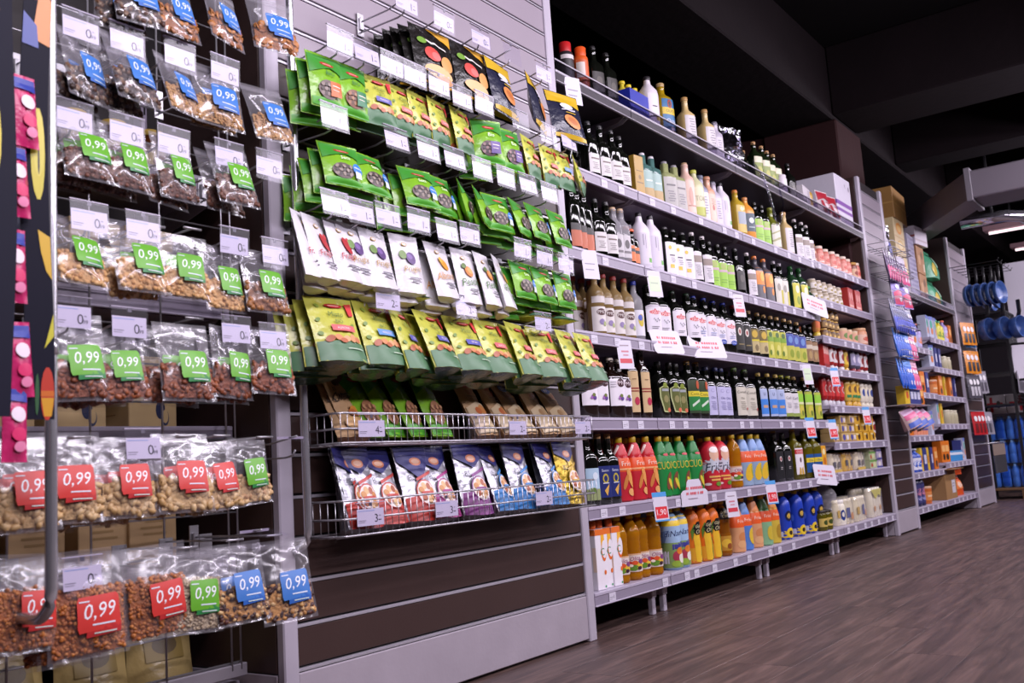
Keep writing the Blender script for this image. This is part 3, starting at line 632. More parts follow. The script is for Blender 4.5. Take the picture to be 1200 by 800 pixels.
TYPES = {
 'carton_white': (lambda: carton(.062, .07, .245, 'e9e4ea', [('r', -1, .9, 1, 1, 'e0702a'), ('r', .25, .72, 1, .9, 'f0b43a'), ('e', .75, .62, .55, .16, 'df6a26'), ('e', .85, .66, .5, .15, 'e9e4ea'), ('t', 'C', .45, .62, .03, '3b8a63'), ('e', .8, .28, .25, .04, 'e0702a'), ('e', .7, .05, .18, .02, '4d9a6a')], [('r', -1, .9, 1, 1, 'e0702a'), ('r', .5, .3, 1, .7, 'f3d9c4')], cap='d9601f'), 'white orange-topped oil carton', 'carton'),
 'pet_salad': (lambda: bottle(.285, .042, 'pet', GOLD, 'd8b41a', .4, 2, [(.13, .40, 190, 'ddd0c8', salad)]), 'clear golden bottle with salad picture label', 'bottle'),
 'pet_skyblue': (lambda: bottle(.285, .046, 'petsm', plas('8fb0cf'), 'd8b41a', .36, 2, [(.02, .86, 230, None, [('r', -1, .82, 1, 1, 'e3c229'), ('r', -1, .5, 1, .82, '9fbddc'), ('t', 'diNami', .12, .68, .026, '26305f', .06), ('p', [(-1, .5), (-.5, .5), (-.2, .74), (-.6, .72), (-1, .68)], '6f8dbd'), ('r', -1, .02, 1, .5, '7e9a5a'), ('p', [(-.1, .36), (1, .44), (1, .55), (-.1, .47)], '3c3a86'), ('r', -.7, .1, -.3, .34, 'd8d6e4'), ('e', .1, .24, .22, .1, 'a3344a'), ('e', .4, .2, .2, .1, 'e6e0d2'), ('e', .3, .34, .2, .07, 'd97b2c'), ('e', .05, .1, .25, .06, '8fae3c')])]), 'sky-blue sleeved bottle with yellow shoulders', 'bottle'),
 'pet_orange': (lambda: bottle(.285, .044, 'petsm', plas('e0701a'), 'd8b41a', .38, 2, [(.02, .84, 200, None, [('r', -1, 0, 1, .3, 'd99a25')]+corn+[('p', [(-.15, .68), (.2, .84), (.85, .84), (.98, .72), (.6, .58), (.1, .56)], '15110f'), ('t', 'Giglio', .4, .74, .02, 'd9d0a0', .1), ('t', 'Oro', .42, .64, .02, 'd9d0a0', .1), ('r', -.8, .1, -.5, .26, 'cfc3b2')])]), 'orange bottle with black oval and corncob', 'bottle'),
 'pet_amber': (lambda: bottle(.285, .042, 'pet', AMB, 'd8b41a', .4, 2, [(.66, .86, 150, '15110f', [('t', 'Giglio', 0, .62, .018, 'd9d0a0', .1), ('t', 'Oro', .1, .3, .016, 'd9d0a0', .1)]), (.1, .36, 150, 'b98a2e', [('e', 0, .5, .5, .3, 'd9b43a'), ('e', .3, .3, .3, .2, '8a4a20')])]), 'amber bottle with black oval neck label', 'bottle'),
 'taper_peach': (lambda: taper('d9884f', 'e05a22', 'd49a6c', [('t', 'Friol', .15, .63, .018, 'f4dcc8'), ('e', .2, .3, .3, .1, 'c98350'), ('e', .1, .15, .3, .08, 'dba774')]+ribs), 'tapered peach bottle with orange band', 'bottle'),
 'taper_blue': (lambda: taper('6f95d0', 'e05a22', '4f7cc4', [('t', 'Friol', .15, .63, .018, 'f4dcc8'), ('e', .35, .28, .25, .18, 'd9b83a')]+[('r', -.62, .08+i*.045, -.46, .092+i*.045, 'a9c2ea') for i in range(9)]), 'tapered blue bottle with orange band', 'bottle'),
 'taper_green': (lambda: taper('3f6a3a', 'df5420', '7fae84', [('t', 'Friol', .15, .63, .018, 'f4dcc8'), ('e', .25, .25, .25, .16, 'c9b23a')]+gribs), 'tapered green bottle with orange band', 'bottle'),
 'taper_yellow': (lambda: taper('d48a3f', 'e05a22', 'c9ad3e', [('t', 'Friol', .15, .63, .018, 'f4dcc8'), ('e', .25, .25, .25, .16, 'a9852a')]+ribs), 'tapered mustard-yellow bottle with orange band', 'bottle'),
 'taper_red': (lambda: taper('c4202c', 'e2561f', 'b81c2c', [('p', [(-.3, .98), (-.1, .96), (-.45, .78), (-.62, .78)], 'f0d8d0'), ('t', 'Friol', .18, .64, .02, 'f4dcc8'), ('r', -.5, .53, .6, .56, 'f0b07a')]+shrimp+ribs), 'tapered red and orange frying-oil bottle', 'bottle'),
 'taper_cuore': (lambda: taper('127a32', '16853a', '148038', [('t', 'CUORE', .15, .56, .036, 'c9b93a', 0, 1.1), ('e', .22, .76, .22, .025, 'c4404a'), ('e', .2, .27, .14, .17, '7a4630', -.2), ('e', .3, .2, .1, .13, 'd6c23a', .4), ('e', .4, .3, .1, .1, '5fae3a')]+gribs), 'tapered green oil bottle with yellow lettering', 'bottle'),
 'taper_corn': (lambda: taper('7fa0d4', 'e2581f', '8aa0b8', [('t', 'Friol', .15, .63, .018, 'f4dcc8'), ('e', .15, .28, .28, .2, 'd9b22e', -.3), ('e', .5, .24, .2, .2, '8aa63a', .4)]+ribs), 'tapered bottle with blue top and corn', 'bottle'),
 'pet_sunflower': (lambda: bottle(.275, .046, 'petsm', plas('1f3fb0'), 'd8b41a', .38, 2, [(.02, .8, 220, None, [('e', 0, .1, .9, .12, 'd9bb2a'), ('e', .25, .16, .34, .14, 'e0c02c'), ('e', .25, .16, .15, .06, '2a1d18'), ('e', .2, .62, .28, .14, '14183a'), ('e', .2, .62, .16, .07, 'c9a84a'), ('r', -.75, .06, -.3, .2, 'd0d4e6'), ('e', -.5, .5, .1, .1, '4668cf')])]), 'royal-blue bottle with sunflowers', 'bottle'),
 'pet_clear': (lambda: bottle(.3, .075, 'pet', WATER, 'c9b98a', .3, 2, [(.1, .32, 160, '9a8a4a', [('e', 0, .5, .4, .35, '4e5a24')])]), 'big clear ribbed jug', 'bottle'),
 'jar_olive': (lambda: bottle(.13, .036, 'jar', OLV, '2a241c', .9, 2, [(.2, .6, 150, 'cdb25a', [('e', 0, .5, .4, .3, '3b4a1c')])], capz=.86), 'short jar of dark olives', 'jar'),
 'jar_mayo_big': (lambda: bottle(.17, .055, 'jar', plas('ece6d2'), 'e4e0d8', .88, 2, [(.15, .65, 170, 'e9e3cf', [('e', 0, .5, .3, .42, '22397d'), ('e', 0, .55, .15, .2, 'ded8c8')])], capz=.86), 'big white mayonnaise jar with blue emblem', 'jar'),
 'dark_picture': (lambda: bottle(.3, .04, 'olive', DG, '241d18', .4, 4, [(.08, .52, 90, 'a8c4d8', [('r', -1, 0, 1, .35, '8f9a6a'), ('e', .3, .75, .4, .12, 'd4e0ea'), ('e', -.2, .3, .6, .1, '5f7a3a')])]), 'dark bottle with pale landscape label', 'bottle'),
 'dark_navy': (lambda: bottle(.3, .038, 'bord', DG, 'b08a5a', .42, 4, [(.1, .54, 88, '1f2a6a', [('t', 'Sasso', 0, .86, .011, 'd0d4ea'), ('e', 0, .6, .5, .16, 'b8a63a'), ('e', 0, .6, .3, .1, '1f2a6a'), ('p', [(-.35, .22), (.5, .42), (.3, .2), (.1, .05), (-.1, .12)], 'd6a850'), ('r', -.5, .44, .5, .47, 'c9cce0')])]), 'dark glass bottle with navy and gold label', 'bottle'),
 'pet_frio': (lambda: bottle(.275, .05, 'petsm', plas('c02434'), 'd8b41a', .34, 2, [(.02, .86, 220, None, [('p', [(-1, .36), (1, .36), (1, .6), (.3, .72), (-1, .58)], 'c9ccd8'), ('e', .25, .78, .36, .16, 'e0b49a'), ('e', .2, .88, .3, .07, 'efe6e2'), ('t', 'Frio', .15, .5, .042, '20263c', .05), ('r', -.2, .26, .6, .3, 'dba24e'), ('r', -.1, .19, .5, .23, 'e0ac58'), ('e', -.3, .12, .2, .03, 'e8d4d0'), ('e', .3, .12, .18, .05, '5f8a2c')])]), 'red bottle with white lettered band', 'bottle'),
 'dark_emblem': (lambda: bottle(.29, .04, 'olive', DG, '1b1814', .4, 5, [(.06, .62, 88, '1d1d20', [('e', 0, .72, .34, .1, 'cfc8c4'), ('e', 0, .72, .2, .06, 'a02430'), ('r', -.4, .3, .4, .5, '2c2c30'), ('r', -.3, .4, .3, .42, 'b0aaa8'), ('r', -.3, .34, .3, .355, 'b0aaa8')])]), 'black bottle with small red crest', 'bottle'),
 'tall_red_crest': (lambda: bottle(.31, .045, 'olive', OLV, 'b9923a', .36, 4, [(.1, .62, 90, 'e6e0e4', [('r', -1, .78, 1, .95, 'c02a30'), ('t', 'OLIO', 0, .865, .016, 'f0e8e8'), ('e', 0, .55, .2, .1, '5a4048'), ('p', [(-.6, .0), (-.1, .0), (-.05, .2), (-.35, .3)], 'c9a03e'), ('p', [(.1, .0), (.6, .0), (.4, .3), (.1, .2)], 'c9a03e')])]), 'gold-oil bottle with white and red label', 'bottle'),
 'olive_blue_yellow': (lambda: bottle(.3, .046, 'olive', OLV, '57431c', .36, 4, [(.12, .5, 90, '1e4f8e', [('r', -1, .55, 1, .8, 'd8c02c'), ('t', 'Oliva', 0, .67, .014, '1e3a6a'), ('e', 0, .25, .4, .12, '3f7ab8')])]), 'olive-oil bottle with blue and yellow label', 'bottle'),
 'carton_yellow': (lambda: carton(.06, .05, .2, 'd99a22', [('e', 0, .8, .6, .1, 'e8d8a0'), ('r', -.7, .2, .7, .3, 'e8c84a'), ('e', .1, .5, .5, .12, 'c06a20')]), 'tall yellow carton', 'carton'),
 'balsamic': (lambda: bottle(.27, .045, 'olive', BRG, 'c8bfae', .36, 5, [(.2, .68, 92, 'e4dee6', [('e', .45, .78, .5, .15, '3a1820'), ('t', 'PMC', .45, .78, .017, 'e8dade'), ('r', -.9, .8, -.2, .82, '8a8490'), ('r', -.9, .72, -.3, .74, '8a8490'), ('r', -.9, .64, -.25, .66, '8a8490'), ('e', .25, .28, .2, .07, '8a4a9a'), ('e', .5, .24, .2, .07, '5f3f8a'), ('e', .4, .34, .2, .06, '6f7a3a'), ('e', .1, .25, .14, .05, 'a06ab0')])]), 'dark vinegar bottle with white grape label', 'bottle'),
 'slim_beige': (lambda: bottle(.33, .033, 'slim', BRG, '17120f', .5, 4, [(.09, .66, 92, 'c8ac80', [('r', -1, .5, 1, .6, '8a3028'), ('r', -1, .53, 1, .56, 'c8ac80'), ('e', .3, .27, .5, .1, 'b02848'), ('r', -.4, .8, .4, .82, '8a6a4a')])]), 'tall slim dark bottle with beige label', 'bottle'),
 'olive_shield': (lambda: bottle(.28, .04, 'olive', DG, '16160f', .4, 3, [(.1, .64, 120, None, [('p', [(-.75, .8), (0, .92), (.75, .8), (.6, .45), (.75, .15), (.3, .02), (-.4, .04), (-.75, .5)], 'bcc48a'), ('p', [(-.6, .8), (0, .88), (.7, .78), (.5, .45), (.65, .15), (.3, .06), (-.3, .08), (-.6, .5)], '5a5f2a'), ('e', 0, .9, .3, .08, '7a8a2a'), ('r', -.5, .7, .5, .78, '9aa0a4'), ('e', 0, .45, .34, .12, '8a8454'), ('e', .35, .1, .26, .07, 'd06a4a')])]), 'dark bottle with shaped green shield label', 'bottle'),
 'olive_costa': (lambda: bottle(.3, .044, 'olive', DG, 'b08a4a', .36, 4, [(.1, .66, 92, '2a3a1e', [('r', -1, .5, 1, .66, 'd6c430'), ('t', 'Costa', 0, .58, .015, '2a2a18'), ('r', -1, .08, 1, .5, '1f7a34'), ('p', [(-.6, .18), (.7, .34), (.7, .42), (-.6, .26)], 'c8d4c4'), ('e', .55, .85, .25, .13, 'b4502c')])]), 'dark bottle with yellow and green label', 'bottle'),
 'olive_lilac': (lambda: bottle(.28, .042, 'olive', DG, '1c2452', .4, 4, [(.08, .62, 92, 'b9b6d8', [('e', 0, .85, .4, .06, '8a86b4'), ('e', 0, .85, .34, .045, 'b9b6d8'), ('t', 'Olio', 0, .6, .013, '5a568a')]+lines(0, .45, 6, '8f8cb4', 1.1))]), 'dark bottle with plain lilac label', 'bottle'),
 'olive_beige': (lambda: bottle(.29, .048, 'olive', DG, '4f6a2a', .36, 4, [(.08, .62, 92, 'c9c4b4', [('t', 'Coricelli', 0, .82, .014, '4a463c'), ('t', 'Olio', 0, .6, .012, '6a6456')]+lines(0, .46, 6, '9a9486', 1.1)+[('e', .7, .22, .12, .05, 'b03a3a')])]), 'dark bottle with beige lettered label', 'bottle'),
 'olive_blue_slim': (lambda: bottle(.28, .038, 'olive', DG, 'b89c4a', .4, 4, [(.08, .66, 90, 'a8b4d4', [('r', -1, .08, 1, .62, '3f7fd0'), ('t', 'U', 0, .8, .018, '202a5a'), ('r', -.6, .3, .6, .4, 'c09a7a')])]), 'dark bottle with bright blue label', 'bottle'),
 'olive_cream': (lambda: bottle(.28, .046, 'olive', DG, 'a8a82a', .36, 4, [(.08, .6, 92, 'd4d0d2', [('t', 'Carli', 0, .78, .016, '4a464e'), ('r', -1, 0, 1, .14, '8a9a4a')]+lines(0, .56, 5, 'a09ca4', 1.0))]), 'dark bottle with cream and lime-footed label', 'bottle'),
 'olive_lime': (lambda: bottle(.28, .042, 'olive', DG, 'a8884a', .4, 4, [(.04, .66, 92, 'a9b43a', [('r', -1, .6, 1, .9, '8fc83a'), ('r', -1, .52, 1, .6, 'd4d8a4'), ('e', 0, .3, .6, .18, 'c8bc4a'), ('e', .2, .2, .3, .1, '6a7a24')])]), 'dark bottle with lime-green label', 'bottle'),
 'vinegar_tan': (lambda: bottle(.29, .041, 'olive', TAN, 'a83a34', .38, 2, [(.06, .44, 130, 'd6d0cc', [('e', 0, .78, .5, .14, '4a2420'), ('t', 'PMC', 0, .78, .014, 'e4dcd8'), ('e', 0, .38, .3, .12, '8a7aa4'), ('e', .3, .3, .2, .1, '9aa46a')]), (.5, .6, 120, 'c9c2c0', [])]), 'clear bottle of tan vinegar', 'bottle'),
 'vinegar_clear': (lambda: bottle(.29, .04, 'olive', WATER, '2a3aa8', .38, 2, [(.08, .5, 120, 'd8d6e0', [('e', .1, .6, .4, .25, 'c9b43a'), ('e', 0, .7, .3, .12, '4a5ab0')])]), 'clear white-vinegar bottle with blue cap', 'bottle'),
}
def des(cap, blue):
    it = [('r', -1, .0, 1, .93, 'dcd6e0'), ('p', [(-1, .93), (1, .93), (.5, 1), (-.5, 1)], 'dcd6e0'), ('e', .1, .72, .75, .085, 'd02c30'), ('t', 'DESANTIS', .1, .72, .022, 'f4e8ea', 0, 1.2), ('e', .1, .82, .1, .03, 'c04048')]
    it += [('e', -.1+.16*i, .48-.05*(i % 3), .06, .03, '5f6470') for i in range(5)]
    if blue: it += [('e', .25, .04, .5, .1, '2c44a0'), ('t', 'Olio', .25, .04, .011, 'c4cce8'), ('r', -.4, .3, .6, .325, '8f9ac8'), ('r', -.4, .22, .5, .245, '8f9ac8')]
    else: it += [('r', -.5, .18, .5, .2, '8a8690'), ('r', -.5, .12, .3, .14, '8a8690')]
    return lambda: bottle(.29, .048, 'olive', DG, cap, .34, 5, [(.18, .64, 96, None, it)])
def two(H, R, prof, body, cap, lab, arcs=92, z=(.1, .6), p=4, **k): return lambda: bottle(H, R, prof, body, cap, k.pop('capr', .38), p, [(z[0], z[1], arcs)+lab], **k)
TYPES.update({
 'desantis': (des('24402a', 0), 'dark bottle, white label with red oval', 'bottle'),
 'desantis_blue': (des('2438a8', 1), 'blue-capped bottle, white label with red oval', 'bottle'),
 'olive_redcap': (two(.29, .042, 'olive', DG, 'b02430', ('1e1b18', [('e', -.2, .72, .4, .16, 'd4ccc4'), ('e', -.2, .72, .22, .09, '9a4a44'), ('r', -.6, .2, .6, .24, '8a7a4a')])), 'red-capped black bottle with round emblem', 'bottle'),
 'olive_gold': (two(.28, .042, 'olive', DG, '8a6a3a', ('b9a878', [('r', -1, .55, 1, 1, '6a5a2a'), ('e', 0, .78, .6, .16, 'c4a43a'), ('r', -1, .48, 1, .55, 'd0c02e'), ('e', .2, .2, .4, .14, '7a6a4a')])), 'dark bottle with gold and beige label', 'bottle'),
 'olive_yellowgreen': (two(.28, .04, 'olive', DG, 'b8945a', ('b8b83e', [('r', -1, .6, 1, .78, '7aa02c'), ('e', 0, .85, .5, .1, '4a6a3a'), ('e', .1, .3, .5, .2, 'd0cc6a'), ('e', -.3, .2, .3, .1, '5f7a1e')]), z=(.04, .64)), 'cork-topped bottle with yellow-green label', 'bottle'),
 'olive_blue_yellow2': (two(.28, .042, 'olive', DG, 'b8945a', ('b9b84a', [('r', -1, .55, 1, 1, '3a4a9a'), ('e', 0, .78, .5, .14, '6a8ac0'), ('e', .1, .25, .5, .16, '8a9a2c')]), z=(.04, .64)), 'cork-topped bottle with blue and yellow label', 'bottle'),
 'olive_brown': (two(.27, .038, 'olive', DG, '1d1813', ('8a6a4a', [('r', -1, .6, 1, .8, 'c4b8a4'), ('e', 0, .3, .5, .2, 'a88a5a')])), 'dark bottle with brown label', 'bottle'),
 'slim_dark': (two(.3, .034, 'slim', DG, '15120f', ('b4552a', [('r', -1, .7, 1, 1, '1b1512')]), capr=.5, z=(.06, .4)), 'slim black bottle with orange window', 'bottle'),
 'dark_small_white': (two(.28, .038, 'bord', DG, '2b2a2c', ('c9c4c4', [('r', -.7, .7, .7, .78, '6a5a54')]+lines(0, .5, 4, '8a8484', 1.1, .1)), z=(.1, .42)), 'black bottle with small white label', 'bottle'),
 'silver_cork': (two(.27, .034, 'slim', WATER, 'b89c7c', ('b9b4b8', [('e', 0, .6, .5, .2, '4a4448'), ('r', -.7, .2, .7, .3, '6a6468')]), capr=.46, z=(.1, .5)), 'small clear cork-stoppered bottle', 'bottle'),
 'orange_cap': (two(.19, .032, 'slim', DG, 'd9581a', ('d06a24', [('r', -1, .6, 1, .8, '1e1a18')]), capr=.6, z=(.1, .5)), 'short bottle with bright orange cap', 'bottle'),
 'white_plastic': (two(.29, .046, 'plastic', plas('d9d2de'), '1e1c20', ('cfc8d6', [('r', .2, .06, .6, .2, '5fa83a'), ('r', -.4, .6, -.3, .95, '9a94a4'), ('r', -.1, .5, -.05, .95, '9a94a4')]), arcs=110, z=(.08, .62), p=2.5, capr=.34), 'opaque white plastic bottle', 'bottle'),
 'square_white': (two(.26, .042, 'sq', DG, '2a272a', ('dbd6dc', [('r', -.5, .58, .5, .62, '3a3640'), ('r', -.5, .2, .3, .32, 'd8b83a'), ('e', -.3, .84, .3, .06, 'd8b83a')]+lines(.1, .5, 3, '9a96a0', .9, .06)), z=(.02, .66), p=7), 'square bottle with white and yellow label', 'bottle'),
 'dark_white': (two(.28, .038, 'bord', DG, 'bdb4b4', ('d2ccd2', [('r', -1, .62, 1, .86, '8a7a70')]+lines(0, .5, 6, '8f8a94', 1.1, .07)), z=(.06, .6)), 'dark bottle with long white label', 'bottle'),
 'dark_lime': (two(.27, .038, 'olive', DG, '1b1813', ('8fc22e', [('e', 0, .86, .6, .13, 'a0b05a'), ('r', -1, .62, 1, .72, 'c0a4a8'), ('r', -.7, .3, .7, .33, '6a9a20'), ('r', -.7, .2, .5, .23, '6a9a20')]), z=(.05, .58)), 'dark bottle with lime-green label', 'bottle'),
 'dark_plain': (two(.28, .04, 'bord', DG, '1b181a', ('27211f', [('e', 0, .6, .5, .2, '4a443e')]), z=(.1, .5)), 'plain black bottle with dark label', 'bottle'),
 'orange_label': (two(.28, .044, 'olive', plas('4a464e'), 'd0701e', ('d8842c', [('r', -1, .0, 1, .45, '55525a'), ('e', .2, .7, .5, .14, 'e8b04a'), ('e', .4, .3, .3, .12, 'd8842c')]), z=(.03, .72)), 'grey bottle with orange label', 'bottle'),
 'tall_gold_white': (two(.29, .04, 'bord', DG, 'a8a0a8', ('d4d0c4', [('r', .3, .0, 1, .5, 'c0b83a'), ('e', -.2, .6, .4, .14, '9a948a')]), z=(.03, .64)), 'dark bottle with white and gold label', 'bottle'),
 'olive_yellow_greencap': (two(.3, .044, 'olive', glass('1e3a22'), '1f6a2c', ('c8c43a', [('e', 0, .75, .5, .16, 'd8dcc0'), ('e', .1, .3, .5, .18, '8a9a24')]), z=(.05, .6)), 'dark green bottle with yellow label', 'bottle'),
 'small_green': (two(.2, .034, 'olive', glass('1e3a22'), '2aa03a', ('c4c03a', [('e', 0, .6, .5, .2, '5f7a24')]), z=(.08, .55)), 'small green-capped oil bottle', 'bottle'),
 'gold_tin': (lambda: carton(.075, .075, .2, 'a8842c', [('r', -.7, .3, .7, .33, '6a501c'), ('r', -.7, .6, .7, .62, '6a501c'), ('e', 0, .45, .3, .06, '7a5c20')]), 'square gold oil tin', 'tin'),
 'teal_bottle': (two(.25, .04, 'sq', TEAL, 'cfcad0', ('8aa8a0', [('r', -1, 0, 1, .35, 'a88a4a'), ('r', -.6, .6, .6, .66, 'c8d4d0')]), z=(.05, .6)), 'square teal glass bottle', 'bottle'),
 'square_grey': (two(.26, .044, 'sq', LG, '8a868c', ('a4a09c', [('r', -.7, .7, .7, .76, '5a5658')]+lines(0, .5, 5, '76727a', 1.2, .08)), z=(.03, .64), p=7), 'square bottle with grey label', 'bottle'),
 'pink_tall': (two(.3, .042, 'slim', plas('d6b4a4'), 'a88a6a', ('dab9aa', [('e', -.2, .5, .4, .3, 'c49484'), ('r', -.8, .2, .8, .24, 'b08070')]), capr=.4, z=(.04, .64), p=2.5), 'tall pale pink bottle', 'bottle'),
 'pale_green': (two(.28, .046, 'plastic', plas('c4c49a'), 'b4b84a', ('cfcca8', [('r', -1, 0, 1, .3, 'a8b03a'), ('t', 'TON', 0, .6, .03, '9a947a')]), capr=.4, z=(.05, .62), p=2.5), 'pale green bottle with lime cap', 'bottle'),
 'greyblue_slim': (two(.27, .034, 'slim', plas('8f8fa4'), '5a6070', ('cfc8d4', lines(0, .8, 7, '8a8694', 1.0, .1)), capr=.6, z=(.05, .62)), 'slim grey-blue bottle', 'bottle'),
 'peach_slim': (two(.28, .036, 'slim', plas('cfa084'), 'b88060', ('d8b8a4', [('e', 0, .5, .3, .1, 'b05a4a')]+lines(0, .8, 4, 'a88474', 1.0, .06)), capr=.6, z=(.05, .62)), 'slim peach bottle', 'bottle'),
 'white_slim': (two(.27, .036, 'slim', plas('b8b0c0'), '6a6874', ('cac2d0', lines(0, .85, 8, '8a8494', .9, .09)), capr=.5, z=(.05, .62)), 'slim pale lavender bottle', 'bottle'),
 'yellow_bottle': (two(.28, .044, 'olive', liquid('yellow_oil_glass', 'cfae3a', .3), 'c07030', ('c4a84a', [('r', -.8, .3, .8, .75, '8a94a0'), ('e', 0, .86, .4, .08, 'e0d4a0')]), z=(.05, .64)), 'yellow oil bottle with orange stopper', 'bottle'),
 'orange_bottle': (two(.27, .046, 'plastic', plas('d8943a'), 'c4844a', ('1f3a4a', [('e', 0, .6, .5, .16, 'c8ccd4'), ('r', -.6, .2, .6, .26, '9aa8b0')]), z=(.18, .6), p=3, capr=.4), 'amber-yellow bottle with dark blue label', 'bottle'),
 'olive_diag': (two(.28, .046, 'bord', glass('6a7024'), '7a8030', ('ccc9b8', [('p', [(-1, .2), (1, .4), (1, .5), (-1, .3)], 'a0a070'), ('p', [(-1, .55), (1, .75), (1, .82), (-1, .62)], 'a0a070')]), z=(.05, .56)), 'olive-green bottle with striped white label', 'bottle'),
 'cream_bottle': (two(.29, .046, 'bord', plas('c9b07a'), 'b08a54', ('cfc8cc', lines(.1, .85, 8, '8a8490', 1.0, .09)), z=(.04, .6), p=3, capr=.42), 'cream-gold bottle with cork and white label', 'bottle'),
 'spray_red': (lambda: bottle(.22, .035, 'can', plas('2a2428'), 'b81e22', .8, 2, [(.1, .7, 160, '2a2629', [('r', -1, .85, 1, 1, 'cfc6c6')])], capz=.74), 'red-capped spray can', 'can'),
 'spray_orange': (lambda: bottle(.21, .033, 'can', plas('d25a24'), 'd8521c', .8, 2, [(.1, .68, 160, 'c4582a', [('r', -1, .3, -.1, .9, 'd8ccc4')])], capz=.74), 'orange spray can', 'can'),
 'white_dark_cap': (two(.27, .046, 'plastic', plas('d4ccd4'), '201c20', ('d6ced8', [('r', -.4, .53, .4, .57, '4a444c'), ('r', .1, .05, .7, .2, 'c4b03a')]), z=(.06, .62), p=3, capr=.44), 'white bottle with black cap', 'bottle'),
 'oil_blue_label': (two(.3, .055, 'olive', liquid('yellow_oil_glass2', 'b8981c', .3), 'b09468', ('2a6a9a', [('r', -1, .5, 1, .72, 'd0b42c'), ('t', 'OLIO', 0, .61, .016, '5a4a1a'), ('e', 0, .84, .34, .14, '9a3428'), ('e', 0, .84, .18, .08, '2a2a30'), ('t', 'Oro', 0, .3, .024, 'd8dce8', .06), ('e', .2, .06, .3, .08, 'e0dcdc')]), z=(.08, .66), p=3, capr=.4), 'yellow oil bottle with blue crest label', 'bottle'),
 'dark_green_yellow': (two(.28, .04, 'olive', glass('16210f'), 'b48a5e', ('7a8a2c', [('r', -1, .75, 1, 1, 'd0ccb0'), ('e', 0, .4, .6, .2, 'a8a840'), ('e', .2, .2, .4, .12, '4a6a1c')]), z=(.05, .62)), 'dark bottle with green-yellow olive label', 'bottle'),
 'white_jar': (lambda: bottle(.13, .04, 'jar', plas('dcd4dc'), 'd0c8d0', .9, 2, [], capz=.86), 'small plain white jar', 'jar'),
})
def kit(k):
    if k not in KITS: KITS[k] = TYPES[k][0]()
    return KITS[k]
SHELFN = ['on the top shelf', 'second shelf from top', 'third shelf from top', 'fourth shelf from top', 'fifth shelf from top', 'sixth shelf from top', 'on the bottom shelf']
tot = {}
for lv, t, xs, Y in RUNS: tot[lv, t] = tot.get((lv, t), 0)+len(xs)
cnt = {}
rb = random.Random(11)
REAR = {'pet_salad', 'pet_skyblue', 'pet_orange', 'taper_red', 'taper_cuore', 'pet_frio', 'taper_corn', 'pet_sunflower', 'taper_peach', 'dark_navy', 'olive_beige', 'olive_lilac', 'desantis_blue', 'desantis', 'olive_lime', 'vinegar_tan', 'olive_yellowgreen', 'dark_lime', 'white_plastic', 'dark_emblem', 'dark_white', 'tall_red_crest', 'olive_shield', 'balsamic', 'dark_small_white', 'dark_green_yellow', 'olive_blue_yellow2', 'olive_cream'}
for lv, t, xs, Y in RUNS:
    d, cat = TYPES[t][1:]; kk = kit(t); n = tot[lv, t]
    for x in xs:
        i = cnt.get((lv, t), 0); cnt[lv, t] = i+1
        if n == 1: lab = '%s, %s' % (d, SHELFN[lv])
        else: lab = '%s, %s of %s from left, %s' % (d, ORD[i], NUM[n], SHELFN[lv])
        if len(lab.split()) > 16: lab = '%s, %s from left, %s' % (d, ORD[i], SHELFN[lv])
        place(kk, t.split('_')[0] in ('pet', 'taper', 'olive') and 'oil_bottle' or cat, lab, cat, (x, Y+rb.uniform(-.008, .008), LEV[lv]+.0005), (0, 0, rb.uniform(-.1, .1)-(.78 if t.split('_')[0] == 'pet' else .6 if t.split('_')[0] == 'taper' else .1 if cat in ('carton', 'tin') else .34)), '%s run, shelf %d' % (d, lv+1) if n > 1 else None)
        if t in REAR:
            lab2 = '%s, %s in rear row, %s' % (d, ORD[i], SHELFN[lv])
            place(kk, t.split('_')[0] in ('pet', 'taper', 'olive') and 'oil_bottle' or cat, lab2, cat, (x+rb.uniform(-.012, .012), Y+.115+rb.uniform(-.008, .008), LEV[lv]+.0005), (0, 0, rb.uniform(-.2, .2)), '%s rear row, shelf %d' % (d, lv+1))
# ================================================================= HANGING PACKETS
def surf(w, h, T, style, ph=0, wr=.0017):
    def S(u, v, side, off=0):
        pin = 1-.05*math.sin(PI*min(1, max(0, v)))
        x = u*w/2*pin; z = -h+v*h
        if style == 'pillow':
            s = min(1, max(0, (v-.05)/.82)); e = 2.0*s**.6*(1-s)**.8
        elif style == 'doy':
            s = max(0, min(1, v/.9)); e = (1-s)**.75*1.0
            if v < .12: z -= .05*h*(1-u*u)*(1-v/.12)
        else:  # gusset block bag
            s = max(0, min(1, v/.92)); e = (1-s**3)
        t = T*max(0, (1-abs(u)**2.6))*min(1.15, e)
        if style == 'block': t = T*max(0, (1-abs(u)**8))*e
        t += wr*math.sin(19*u+7*v+ph)*math.sin(11*v-4*u+ph*2)*(1-abs(u)**4)
        t += wr*.5*math.sin(37*u*v+ph)*(.3 if v < .1 else 1)
        return (x, -side*(t+off), z)
    return S
